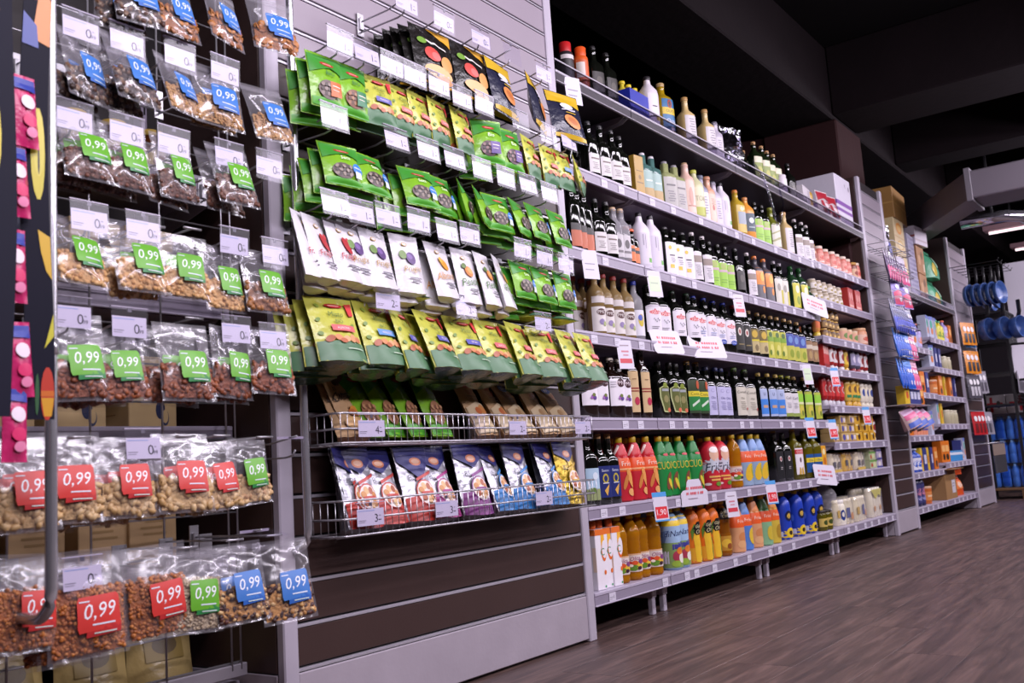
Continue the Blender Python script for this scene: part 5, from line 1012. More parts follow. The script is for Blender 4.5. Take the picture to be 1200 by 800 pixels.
for zz, ki, nm, xs, st in [(.86, CRT, 'cream carton with navy round logo', [.62, .78, .94, 1.16, 1.36, 1.56], 2), (1.22, CRT, 'cream carton with navy round logo', [.62, .8, 1.0, 1.18, 1.4, 1.56], 2), (.50, CRT2, 'plain kraft carton with small print', [.6, .76, .92, 1.08, 1.24, 1.42, 1.56], 1)]:
    for i, x in enumerate(xs):
        for q in range(st):
            place(ki, 'carton', '%s, %s from left, %s, %s shelf behind grid' % (nm, ORD[i], 'upper' if q else 'lower' if st > 1 else 'single', {.86: 'third', 1.22: 'fourth', .5: 'second'}[zz]), 'carton', (x, .36+rn.uniform(-.01, .01), zz+.001+q*.102), (0, 0, rn.uniform(-.04, .04)), 'cartons behind the wire grid')
SACK = packet(.2, .2, .05, 'doy', 'b9a26a', [('r', -.6, .3, .6, .6, '8f7a44'), ('e', 0, .5, .4, .12, '5a4a2c')], 3)
for i, x in enumerate((.75, .97, 1.2, 1.42, 1.62)):
    place(SACK, 'pasta_sack', 'tan sack on the lowest shelf behind grid, %s from left' % ORD[i], 'sack', (x, .34, .372), (math.radians(-5), 0, rn.uniform(-.1, .1)), 'sacks behind the wire grid')
JAR = bottle(.16, .042, 'jar', liquid('amber_jar_glass', '5a2f14', .2), 'b89a4a', .88, 2, [(.15, .6, 150, 'b8a57a', [('e', 0, .5, .5, .3, '6a3a1e')])], capz=.88)
for i, x in enumerate((.66, .78, .9, 1.02, 1.14, 1.26, 1.38, 1.5, 1.62)):
    place(JAR, 'honey_jar', 'amber jar with gold lid behind grid, %s from left' % ORD[i], 'jar', (x, .33, 1.581), (0, 0, rn.uniform(-.3, .3)), 'amber jars behind the wire grid')

# ---- fruit-print strips with pink sweet bags at the far left
def strip(label, x, y, w, rot, flip):
    t = thing('display_strip', label, 'display', (x, y, .83), (0, 0, rot)); H = 1.3
    m = MB(); nv = 26
    vs = []; fs = []
    for j in range(nv+1):
        z = H*j/nv; sw = .006*math.sin(z*7+flip)
        for (a, b) in ((-w/2, 0), (w/2, 0), (w/2, .004), (-w/2, .004)): vs.append((a+sw, b, z))
    for j in range(nv):
        for q in range(4): fs.append((j*4+q, j*4+(q+1) % 4, j*4+4+(q+1) % 4, j*4+4+q))
    fs += [(0, 1, 2, 3)]; m.add(vs, fs, mat('navy_card', '0d0d22', .6, 0, .08, 8, spec=.2)); m.build('card_strip', t)
    m = MB(); it = []
    f = flip
    it += [('e', .3*f, .385, .5, .07, 'cfc23a'), ('e', .36*f, .40, .4, .05, 'd8cc50'), ('p', [(.15*f, .272), (.97*f, .262), (.97*f, .2), (.6*f, .212), (.3*f, .24)], 'dab02c'), ('p', [(.97*f, .15), (.3*f, .1), (.97*f, .118)], 'cfc83c'), ('e', .36*f, .375, .07, .022, '2a2420')]
    it += [('e', .5*f, .036, .46, .038, 'c03c2a'), ('p', [(.08*f, .03), (.94*f, .03), (.8*f, .004), (.3*f, .004)], 'd9a02c'), ('p', [(.06*f, .032), (.94*f, .032), (.94*f, .04), (.06*f, .04)], 'd0702a'), ('e', -.2*f, .035, .14, .03, '35603a')]
    it += [('p', [(-.97, .58), (.97, .545), (.97, .99), (-.97, .99)], 'd9d2d6'), ('p', [(-.3*f, .56), (.97*f, .55), (.97*f, .62), (.2*f, .66)], 'd98a4a'), ('r', -.97, .66, .97, .78, 'd8a060'), ('e', .1*f, .72, .5, .03, 'e0d4d8'), ('e', -.2*f, .64, .4, .02, 'd8889a'), ('p', [(-.97, .55), (.2, .545), (.0, .58), (-.97, .6)], '3a4a9a')]
    FF = lambda u, v, l: (u*w/2+.006*math.sin(v*H*7+flip), -.0006-.0004*l, v*H)
    for nm, ids in (('mango_print', (0, 1, 4)), ('mango_print', (2,)), ('mango_print', (3,)), ('red_mango_print', (5, 6, 7)), ('leaf_print', (8,))):
        m = MB(); art(m, FF, [it[q] for q in ids], w, H); obj(nm, m.mesh(nm), t)
    m = MB(); art(m, FF, it[-5:], w, H); m.build('pale_top_print', t)
    return t
strip('navy card strip printed with yellow mangoes, beside the chrome tube', STR_A-.008, -.38, .05, -.25, 1)
strip('navy card strip printed with yellow mangoes, at the very left', STR_B-.014, -.44, .07, .1, -1)
SW = packet(.056, .135, .012, 'pillow', 'c02a66', [('p', [(-.9, .95), (.9, .95), (.9, .78), (-.9, .8)], '2a3a9a'), ('e', 0, .62, .6, .1, 'e4d4e0'), ('e', 0, .36, .6, .09, 'd8306a'), ('e', .1, .2, .5, .07, 'e88ab0')], 2)
for i, (x, z, r) in enumerate(SWEETS):
    place(SW, 'sweet_bag', 'pink sweet bag between the mango strips, %s from top' % ORD[i], 'sweet bag', (x, -.40, z), (0, r, .3), 'pink sweet bags on the strip')
# ================================================================= SAUCE BAY (finer shelves) AND THE TOP SHELF
def shrinkpack(W, D, H, c, items):   # a shrink-wrapped tray of jars
    mb = MB(); n = max(2, int(W/.075))
    for i in range(n):
        for j in (0, 1): lathe(mb, [(.033, 0), (.036, .006), (.036, H*.72), (.03, H*.84), (.031, H*.86), (.031, H)], plas(c), 12, 2, -W/2+W*(i+.5)/n, -D/4+j*D/2)
    parts = [('jars', mb.mesh('jars'), None, ())]
    m2 = MB(); art(m2, lambda u, v, l: (u*W/2, -D/4-.0375-.0004*l, v*H), items, W, H); parts.append(('printed_front', m2.mesh('printed_front'), None, ()))
    m3 = MB(); box(m3, -W/2-.004, W/2+.004, -D/4-.041, D/4+.041, 0, H+.004, FILM, .02); parts.append(('shrink_film', m3.mesh('shrink_film'), None, ()))
    return parts
def pj(c, cap, lb, H=.12, R=.036, extra=()): return bottle(H, R, 'jar', plas(c), cap, .9, 2, [(.12, .62, 170, lb, list(extra))], capz=.86)
def sq(c, cap, lb, H=.19, R=.034, extra=()): return bottle(H, R, 'squeeze', plas(c), cap, .62, 2.4, [(.3, .8, 160, lb, list(extra))], sy=.7, capz=.0)
def squeeze(c, cap, lb, extra=(), H=.19, R=.036):   # sauce bottle standing on its cap
    mb = MB(); lathe(mb, [(.3*R, .16*H), (.7*R, .2*H), (.97*R, .28*H), (R, .4*H), (.93*R, .6*H), (R, .8*H), (.95*R, .93*H), (.7*R, .99*H), (.3*R, H)], plas(c), 18, 2.3, sy=.7)
    m1 = MB(); lathe(m1, [(.72*R, 0), (.74*R, .01*H), (.66*R, .17*H), (.5*R, .2*H)], plas(cap), 14)
    m2 = MB()
    def F(u, v, l):
        t = -PI/2+u*1.25; k = se(t, 2.3); r = R*1.02+.0006*l; return (r*k*math.cos(t), .72*r*k*math.sin(t), H*(.34+.5*v))
    nu = 8; m2.add([F(-1+2*i/nu, j/3, 0) for j in range(4) for i in range(nu+1)], [(j*9+i, j*9+i+1, j*9+i+10, j*9+i+9) for j in range(3) for i in range(nu)], ink(lb), True); art(m2, F, list(extra), R*2.4, H*.5)
    return [('body', mb.mesh('body'), None, ()), ('cap', m1.mesh('cap'), None, ()), ('label', m2.mesh('label'), None, ())]
S3 = {
 'pinkjar': (lambda: pj('c46a5a', 'd8c4b4', 'd88a7a', .15, .04, [('e', 0, .6, .6, .2, 'c04a3a'), ('r', -.7, .15, .7, .25, 'ead0c4')]), 'tall salmon-pink jar', 'jar'),
 'brownjar': (lambda: pj('7a3a24', 'b88a3a', 'c8a07a', .14, .042, [('e', 0, .5, .5, .25, '8a3020')]), 'red-brown sauce jar', 'jar'),
 'glassjar': (lambda: pj('a89a80', 'c4b8a8', 'd4ccc4', .075, .034, [('e', 0, .5, .5, .25, '9a8a4a')]), 'small pale glass jar', 'jar'),
 'redbox': (lambda: carton(.14, .1, .16, 'a82a24', [('r', -1, 0, 1, .4, 'c4605a'), ('e', -.4, .6, .25, .2, 'd89a90'), ('e', .4, .6, .25, .2, 'd89a90'), ('r', -.8, .1, .8, .2, 'e0b4a8')]), 'red sauce carton', 'carton'),
 'whiteblue': (lambda: squeeze('c8ccd8', '2a6ac0', '5a9ad0'), 'white and blue squeeze bottle', 'bottle'),
 'goldjar': (lambda: pj('5a3a1c', 'c8a04a', '8a6a34', .07, .03, [('e', 0, .5, .5, .25, 'd8b46a')]), 'small dark honey jar with gold lid', 'jar'),
 'orangebottle': (lambda: squeeze('d8924a', 'd0b43a', 'd86a2a', [('r', -.6, .5, .6, .7, 'e8d4b0')]), 'orange squeeze bottle', 'bottle'),
 'creamtub': (lambda: bottle(.1, .045, 'tub', plas('d4b48a'), 'ccb090', 1.02, 2, [(.1, .8, 170, 'd8a48a', [('e', 0, .5, .5, .3, '6a8a4a')])], capz=.88), 'cream and pink tub', 'tub'),
 'peachjar': (lambda: pj('c88a64', 'cfa078', 'd8b09a', .14, .06, [('e', 0, .5, .5, .25, 'b84a34')]), 'big peach-coloured jar', 'jar'),
 'ketchup': (lambda: squeeze('a01c1c', 'b8b4bc', 'c83030', [('e', 0, .5, .6, .25, 'd8c4bc'), ('e', 0, .5, .45, .18, 'a82424')], .2, .036), 'upright ketchup bottle on its cap', 'bottle'),
 'redpack': (lambda: carton(.16, .06, .17, 'b82a24', [('r', -1, 0, 1, .2, '8a1818'), ('r', -.9, .6, -.4, .9, 'd8a49a'), ('r', -.3, .6, .2, .9, 'd8a49a'), ('r', .3, .6, .8, .9, 'd8a49a')]), 'red multi-pack carton', 'carton'),
 'redwhite': (lambda: squeeze('9a2420', 'd0cccc', 'cfc8c8', [('e', 0, .5, .5, .3, '8a2a24')], .17, .034), 'dark red sauce bottle with white label', 'bottle'),
 'mustardyellow': (lambda: squeeze('c8982a', 'c8a43a', 'd8b83a', [('e', 0, .5, .5, .3, '8a3a24')], .17, .034), 'yellow mustard bottle', 'bottle'),
 'purplebottle': (lambda: squeeze('4a4454', '8a2430', '8a84a4', [('e', 0, .5, .5, .3, 'c8c0d0')], .17, .036), 'grey-violet sauce bottle', 'bottle'),
 'mayoyellow': (lambda: squeeze('d0b04a', 'c89a2a', 'd4a83a', [('e', 0, .6, .5, .25, '6a4a24'), ('r', -.8, .0, .8, .2, '2a7a4a')], .2, .042), 'yellow mayonnaise bottle on its cap', 'bottle'),
 'mayowhite': (lambda: squeeze('ddd6c4', 'd0c8b4', 'd8d0bc', [('e', 0, .5, .5, .3, '3a4a8a')], .19, .04), 'cream mayonnaise bottle on its cap', 'bottle'),
 'tinbox': (lambda: carton(.14, .09, .06, 'c0a468', [('e', -.4, .5, .35, .35, '4a4a9a'), ('e', .4, .5, .3, .3, 'd8d0d8'), ('r', -1, 0, 1, .15, 'a07a3a')]), 'flat sauce carton with blue oval', 'carton'),
 'yellowbox': (lambda: carton(.13, .09, .065, 'cfa02a', [('e', .1, .5, .35, .35, '4a2a18'), ('r', -.9, .7, .0, .85, 'e4d49a')]), 'yellow sauce carton', 'carton'),
 'greenbox': (lambda: carton(.14, .09, .06, 'a8b08a', [('e', .2, .5, .4, .35, 'c8cc9a'), ('r', -1, .8, 1, 1, '6a9a4a'), ('e', -.5, .4, .25, .25, 'b8503a')]), 'pale green soup carton', 'carton'),
 'violetbox': (lambda: carton(.13, .09, .06, 'a49ab4', [('e', .1, .5, .4, .3, 'd8d0c8'), ('r', -1, 0, 1, .2, '4a4a8a')]), 'violet-footed soup carton', 'carton'),
 'yellowpack': (lambda: shrinkpack(.24, .18, .13, 'd0a43a', [('r', -.8, .3, -.3, .6, '2a2018'), ('r', .3, .3, .8, .6, '2a2018'), ('r', -.2, .2, .2, .6, 'e0c04a')]), 'shrink-wrapped tray of yellow jars', 'pack'),
 'creampack': (lambda: shrinkpack(.24, .18, .13, 'd8ccb0', [('r', -.8, .25, -.2, .55, '2a2428'), ('r', .2, .25, .8, .55, '4a3a2a'), ('r', -1, .0, 1, .15, 'c8a84a')]), 'shrink-wrapped tray of cream jars', 'pack'),
 'mayopack': (lambda: shrinkpack(.3, .22, .17, 'ddd3b4', [('r', -.9, .3, -.4, .6, 'c8a43a'), ('r', .1, .25, .5, .65, '2a3f80'), ('e', .7, .3, .15, .15, 'c88a4a')]), 'shrink-wrapped tray of mayonnaise jars', 'pack'),
 'mayopack_yellow': (lambda: shrinkpack(.34, .22, .21, 'e0d8c0', [('p', [(-.9, .95), (.95, .95), (.7, .65), (.3, .75), (-.2, .6)], 'c8c03a'), ('e', -.5, .3, .15, .1, 'c88a3a'), ('e', .5, .3, .15, .1, 'c88a3a')]), 'big mayonnaise tray with lime print', 'pack'),
}
S3L = [ # shelf height, [(kind, x, stack)]
 (1.98, 'second sauce shelf', [('brownjar', 6.64, 1), ('pinkjar', 6.80, 1), ('pinkjar', 6.95, 1), ('pinkjar', 7.08, 1), ('pinkjar', 7.21, 1), ('pinkjar', 7.34, 1), ('pinkjar', 7.47, 1), ('brownjar', 7.6, 1), ('pinkjar', 7.7, 1)]),
 (1.72, 'third sauce shelf', [('glassjar', 6.62, 2), ('glassjar', 6.72, 2), ('glassjar', 6.84, 2), ('glassjar', 6.95, 2), ('glassjar', 7.06, 2), ('glassjar', 7.16, 2), ('redbox', 7.32, 1), ('redbox', 7.5, 1), ('whiteblue', 7.66, 1)]),
 (1.46, 'fourth sauce shelf', [('orangebottle', 6.62, 1), ('goldjar', 6.74, 3), ('goldjar', 6.83, 3), ('goldjar', 6.92, 3), ('goldjar', 7.01, 3), ('creamtub', 7.13, 1), ('creamtub', 7.26, 1), ('creamtub', 7.39, 1), ('peachjar', 7.6, 1)]),
 (1.24, 'fifth sauce shelf', [('redpack', 6.66, 1), ('redwhite', 6.82, 1), ('redwhite', 6.93, 1), ('redwhite', 7.04, 1), ('mustardyellow', 7.18, 1), ('purplebottle', 7.32, 1), ('purplebottle', 7.43, 1), ('redwhite', 7.55, 1), ('redwhite', 7.66, 1)]),
 (.985, 'sixth sauce shelf', [('ketchup', 6.6, 1), ('ketchup', 6.69, 1), ('ketchup', 6.78, 1), ('ketchup', 6.87, 1), ('ketchup', 7.0, 1), ('mayoyellow', 7.14, 1), ('mayoyellow', 7.24, 1), ('mayoyellow', 7.36, 1), ('mayowhite', 7.48, 1), ('mayowhite', 7.58, 1), ('mayowhite', 7.68, 1)]),
 (.735, 'seventh sauce shelf', [('tinbox', 6.66, 2), ('tinbox', 6.84, 3), ('tinbox', 7.01, 3), ('yellowbox', 7.17, 3), ('yellowbox', 7.33, 2), ('yellowbox', 7.49, 3), ('redwhite', 7.66, 1)]),
 (.53, 'eighth sauce shelf', [('creampack', 6.66, 1), ('yellowpack', 6.93, 1), ('creampack', 7.2, 1), ('greenbox', 7.43, 3), ('violetbox', 7.6, 3)]),
 (.176, 'bottom sauce shelf', [('mayopack', 6.72, 1), ('mayopack', 7.06, 1), ('mayopack_yellow', 7.45, 1)]),
]
def s3kit(k):
    if k not in KITS: KITS[k] = S3[k][0]()
    return KITS[k]
HT = {'glassjar': .076, 'goldjar': .071, 'tinbox': .061, 'yellowbox': .066, 'greenbox': .061, 'violetbox': .061}
rs = random.Random(4)
for z, nm, L in S3L:
    tt = {}; c = {}
    for k, x, st in L: tt[k] = tt.get(k, 0)+1
    for k, x, st in L:
        i = c.get(k, 0); c[k] = i+1; d, cat = S3[k][1:]
        yc = .13 if 'pack' in k and k != 'redpack' else .07
        for q in range(st):
            lab = d+', '+nm if tt[k] == 1 else '%s, %s from left, %s' % (d, ORD[i], nm)
            if st > 1: lab += ', ' + (['at the bottom', 'second in stack', 'third in stack'][q])
            lab = ' '.join(lab.split()[:16])
            place(s3kit(k), cat if cat != 'bottle' else 'sauce_bottle', lab, cat, (x, yc+rs.uniform(-.006, .006), z+.0005+q*HT.get(k, 0)), (0, 0, rs.uniform(-.1, .1)), '%s group, %s' % (d, nm) if tt[k]*st > 1 else None)
            if st == 1 and 'pack' not in k and cat in ('jar', 'bottle', 'tub'):
                place(s3kit(k), cat if cat != 'bottle' else 'sauce_bottle', '%s, rear row, %s from left, %s' % (d, ORD[i], nm), cat, (x+rs.uniform(-.01, .01), yc+.12, z+.0005), (0, 0, rs.uniform(-.1, .1)), '%s rear group, %s' % (d, nm))
# top shelf extras
ZT = LEV[0]
t = thing('display_box', 'open blue display box with brown back, holding yellow-capped bottles', 'display box', (4.205, .16, ZT+.001))
BLU = mat('blue_card', '2430a0', .45, 0, .05, 20); KR = mat('kraft_card', '9a6c3a', .6, 0, .08, 25)
m = MB(); box(m, -.12, .12, -.13, -.126, 0, .14, BLU); box(m, -.12, -.116, -.126, .1, 0, .14, BLU); box(m, .116, .12, -.126, .1, 0, .14, BLU); box(m, -.12, .12, -.13, .1, 0, .004, BLU); m.build('tray', t)
m = MB(); box(m, -.12, .12, .1, .105, 0, .27, KR); m.add([(-.121, .1, .14), (-.121, .1, .27), (-.121, -.02, .14), (-.117, .1, .14), (-.117, .1, .27), (-.117, -.02, .14)], [(0, 1, 2), (3, 4, 5), (0, 1, 4, 3), (1, 2, 5, 4)], KR); m.build('back_flap', t)
m = MB(); lathe(m, [(.03, -.1315), (.03, -.131)], ink('c4c8dc'), 14); me = m.mesh('round_mark'); o = obj('round_mark', me, t, (.07, 0, .05), (PI/2, 0, 0)); o.location = (.07, -.262, .05) if False else (.07, 0, .05)
YB = bottle(.2, .032, 'plastic', plas('c8b83a'), 'd8c02a', .5, 2, [])
for i, x in enumerate((4.14, 4.205, 4.27)): place(YB, 'oil_bottle', 'yellow-capped bottle inside the blue display box, %s from left' % ORD[i], 'bottle', (x, .1, ZT+.006), (0, 0, 0), 'bottles in the blue display box')
m = MB(); S = surf(.3, .34, .1, 'pillow', 2, .02)
mb = bag_mesh(S, film('plastic_bag_film', 'd8d4e4', .08, .16, .45, .5), 14, 16); tag(obj('plastic_bag', mb.mesh('plastic_bag'), None, (5.50, .14, ZT+.33), (0, 0, -.3)), 'crumpled clear plastic bag between bottles on the top shelf', 'plastic bag')
m = MB(); tube(m, [(5.66, .03, ZT+.1), (5.70, -.005, ZT+.02), (5.74, -.012, ZT-.08), (5.80, -.014, ZT-.2), (5.84, -.01, ZT-.27)], .006, film('plastic_bag_film'), 6); tube(m, [(5.95, .0, ZT+.03), (5.98, -.012, ZT-.1), (5.90, -.014, ZT-.24)], .006, film('plastic_bag_film'), 6); tag(m.build('plastic_strap'), 'clear plastic strap hanging over the front edge of the top shelf', 'strap')
place(carton(.2, .16, .15, 'cfc8ce', [('r', -1, .0, 1, .12, '2a5a4a'), ('r', .3, .5, .9, .9, 'b8b0b8')]), 'carton', 'small white carton on the top shelf, right of dark bottles', 'carton', (6.62, .12, ZT+.001), (0, 0, .1))
place(bottle(.2, .05, 'petsm', plas('b8902a'), '8a3a24', .4), 'sauce_bottle', 'amber squeeze bottle behind the red-white bag, top shelf', 'bottle', (6.84, .12, ZT+.001))
RW = packet(.17, .2, .04, 'doy', 'c8b8bc', [('p', [(-.9, .95), (.9, .95), (.9, .6), (0, .7), (-.9, .6)], 'a82434'), ('r', -.6, .1, -.3, .6, 'a82434'), ('r', .1, .1, .4, .55, 'a82434'), ('e', .0, .4, .3, .1, 'e0d0d4')], 2)
for i, x in enumerate((7.0, 7.2)): place(RW, 'stand_up_pouch', 'red and white pouch on the top shelf, %s of two' % ORD[i], 'packet', (x, .06, ZT+.2), (math.radians(-6), 0, -.2), 'red and white pouches on the top shelf')
place(carton(.38, .3, .42, 'd8d2e0', [('r', -1, .3, 1, .36, '8a5aa8'), ('r', -1, .42, 1, .5, '8a5aa8'), ('t', 'K', .3, .85, .03, '6a6474'), ('e', .75, .82, .08, .05, '8a8494'), ('e', .2, .12, .4, .08, 'c8b8d4')], [('r', -1, .3, 1, .36, '8a5aa8'), ('r', -1, .42, 1, .5, '8a5aa8')], bev=.004), 'carton', 'tall white carton with purple stripes at the end of the top shelf', 'carton', (7.54, .2, ZT+.001), (0, 0, 0))

# ---- cards and flags on the shelf rails
def promo(label, x, z, w, h, rot, crown=False):
    t = thing('promo_card', label, 'promo card', (x, -.02, z), rot)
    m = MB()
    if crown: pts = [(-w/2, -h/2), (w/2, -h/2), (w/2, .0), (w*.42, .1*h), (w*.3, .12*h), (w*.26, .4*h), (w*.2, h/2), (-w*.2, h/2), (-w*.26, .4*h), (-w*.3, .12*h), (-w*.42, .1*h), (-w/2, 0)]
    else:
        c = .012; pts = [(-w/2+c, -h/2), (w/2-c, -h/2), (w/2, -h/2+c), (w/2, h/2-c), (w/2-c, h/2), (-w/2+c, h/2), (-w/2, h/2-c), (-w/2, -h/2+c)]
    n = len(pts); m.add([(a, -.001, b) for a, b in pts]+[(a, 0, b) for a, b in pts], [tuple(range(n)), tuple(range(n, 2*n))[::-1]]+[(i, (i+1) % n, n+(i+1) % n, n+i) for i in range(n)], CARD); m.build('card', t)
    m = MB(); it = []; r = random.Random(2)
    for row, v in ((0, .62), (1, .42)):
        u = -.62
        while u < .6: a = r.uniform(.05, .12); it.append(('r', u, v, u+a, v+.1, 'd8555c')); u += a+.04+(.08 if r.random() < .15 else 0)
    it.append(('r', -.5, .26, .2, .29, '9a8a98'))
    art(m, lambda u, v, l: (u*w/2, -.0014-.0002*l, -h/2+v*h), it, w, h); m.build('red_lettering', t)
    m = MB(); box(m, -.02, .02, 0, .012, -h/2-.005, -h/2+.02, HOLDER); m.build('clip', t)
promo('white promo card with red lines, left of two on fourth shelf', 4.15, 1.245, .21, .125, (math.radians(-18), 0, -.25))
promo('white promo card with red lines, right of two on fourth shelf', 4.60, 1.25, .26, .125, (math.radians(-18), 0, -.3))
promo('white promo card with red lines, end of third shelf', 6.36, 1.645, .3, .13, (math.radians(-10), .15, -.2))
promo('white promo card with red lines, end of sixth shelf', 6.2, .53, .24, .13, (math.radians(-10), .1, -.25))
promo('white crown-shaped promo card on the sixth shelf rail', 4.30, .525, .24, .125, (0, 0, -.1), True)
def flag(label, x, z, kind):
    t = thing('price_flag', label, 'price flag', (x, -.012, z), (math.radians(-6), 0, -.35)); w, h = .085, .13
    m = MB(); box(m, -w/2, w/2, -.0008, 0, -h, 0, CARD); m.build('card', t)
    m = MB(); it = {'blue': [('r', -1, .84, 1, 1, '4f9ad8'), ('r', -.8, .1, .85, .5, 'd8323a'), ('t', '1,90', .02, .3, .03, 'f0e4e8'), ('r', -1, 0, 1, .05, '4f9ad8')], 'red': [('r', -.8, .2, .8, .36, 'c83a48'), ('r', -.5, .58, .5, .64, 'c87a88'), ('r', -.3, .46, .4, .5, 'c87a88'), ('r', -.6, .8, .6, .84, '9a8a94')], 'green': [('r', -.8, .2, .8, .8, 'c8dcb8'), ('r', -.6, .5, .5, .55, 'a8b4a0')], 'white': [('r', -.7, .3, .4, .34, '9a94a4'), ('r', -.7, .5, .6, .54, '9a94a4')]}[kind]
    art(m, lambda u, v, l: (u*w/2, -.0012-.0002*l, -h+v*h), it, w, h); m.build('printed_face', t)
for lab, x, z, k in [('blue and red price flag hanging below the green tapered bottles', 3.95, .545, 'blue'), ('blue and red price flag hanging above the sunflower bottles', 5.28, .535, 'blue'), ('blue and red price flag at the end of fifth shelf', 6.03, .895, 'blue'), ('blue and red price flag beside the sauce bay, fifth shelf', 6.46, .885, 'blue'),
                     ('blue and red price flag under the ketchup, sauce bay', 7.25, .98, 'blue'), ('blue and red price flag under red multi-packs, sauce bay', 6.62, 1.24, 'blue'), ('white flag with red band under tan vinegar bottles', 3.74, 1.225, 'red'), ('white flag with red band under lime-label bottles', 5.08, 1.58, 'red'), ('white flag with red band above the orange corn bottles', 4.73, .505, 'red'),
                     ('white price flag below the slim black bottles', 3.5, 1.60, 'white'), ('pale green flag below the white plastic bottles', 4.08, 1.585, 'green'), ('pale green flag at the end of fourth shelf', 6.08, 1.235, 'green'), ('white price flag on the top shelf above the snack packets', 3.47, 2.37, 'white')]:
    flag(lab, x, z, k)

# ================================================================= SECOND BAY (between the narrow pillar and the farthest pillar)
unit('shelving frame of the household bay, left half', 8.46, 9.62, .46, 2.3); unit('shelving frame of the household bay, right half', 9.62, 10.85, .46, 2.3)
HL = [.165, .45, .76, 1.14, 1.55, 2.05]; HR = [.165, .50, .86, 1.13, 1.40, 1.68, 2.05]
for side, lv, a, b in (('left', HL, 8.46, 9.62), ('right', HR, 9.62, 10.85)):
    for i, z in enumerate(lv): shelf('grey shelf of the household bay, %s half, %s from the bottom' % (side, ORD[i]), a, b, z, .44, [-.45, -.27, -.1, .08, .26, .44] if z < 2 else [], z > 2, 'shelves of the household bay')
def hb(kit_, nm, lab, cat, x, y, z, rz=0, group=None, rx=0): place(kit_, nm, lab, cat, (x, y, z+.001), (rx, 0, rz), group)
HT2 = HL[-1]
BOXK = carton(.55, .34, .3, '8f6a3a', [('r', -1, .48, 1, .52, 'a8824a')], [('r', -1, .48, 1, .52, 'a8824a'), ('r', -.8, .05, -.2, .3, 'b8a080')], bev=.004)
hb(carton(.34, .3, .34, 'c8b48a', [('e', 0, .75, .55, .16, 'd88a2a'), ('e', 0, .75, .4, .1, 'e0b46a'), ('e', 0, .28, .55, .14, 'c8a04a'), ('e', 0, .28, .45, .1, 'd8c8a0'), ('r', -1, .48, 1, .52, 'b89a6a')]), 'carton', 'cream carton with orange oval, lower of two, household bay top', 'carton', 9.15, .2, HT2)
hb(carton(.34, .3, .34, 'c8b48a', [('e', 0, .75, .55, .16, 'd88a2a'), ('e', 0, .75, .4, .1, 'e0b46a'), ('e', 0, .28, .55, .14, 'c8a04a'), ('e', 0, .28, .45, .1, 'd8c8a0'), ('r', -1, .48, 1, .52, 'b89a6a')]), 'carton', 'cream carton with orange oval, upper of two, household bay top', 'carton', 9.14, .2, HT2+.345)
hb(BOXK, 'cardboard_box', 'big brown cardboard box on top of the household bay', 'box', 9.35, .24, HT2+.7, .05)
LAV = carton(.3, .28, .2, 'a8a4bc', [('r', -.9+.3*i, .1+.22*j, -.72+.3*i, .22+.22*j, '8a86a8') for i in range(6) for j in range(4)])
for q in range(3): hb(LAV, 'carton', 'lavender carton in a stack of three, %s up, household bay top' % ['lowest', 'middle one', 'topmost'][q], 'carton', 9.56, .2, HT2+q*.205, .03*q, 'lavender cartons on the household bay')
BRC = carton(.28, .28, .27, 'a87a50', [('e', .3, .7, .3, .15, '6a4a2a'), ('e', -.4, .5, .3, .2, 'c8a07a'), ('r', .5, .1, .9, .4, 'd8c8b0')])
for q in range(2): hb(BRC, 'carton', 'tan carton in a stack of two, %s one, household bay top' % ['lower', 'upper'][q], 'carton', 9.9, .2, HT2+q*.275, 0, 'tan cartons on the household bay')
hb(carton(.34, .3, .18, 'c8c0cc', [('r', -1, .2, 1, .3, 'b0a0a8')], [('r', -1, .4, 1, .5, 'a85a5a')]), 'carton', 'white carton on the tan stack, household bay top', 'carton', 9.9, .18, HT2+.552, -.1)
GRC = packet(.36, .3, .1, 'block', '4fa07a', [('e', -.4, .3, .4, .25, 'c8b02a'), ('e', .4, .6, .3, .2, 'a8d4b8'), ('r', -.9, .8, .9, .9, '2f7a5a')], 1)
for q in range(2): place(GRC, 'paper_pack', 'green paper pack, %s of two stacked near the farthest pillar' % ['lower', 'upper'][q], 'pack', (10.55, .16, HT2+.302+q*.31), (0, 0, 0), 'green paper packs')
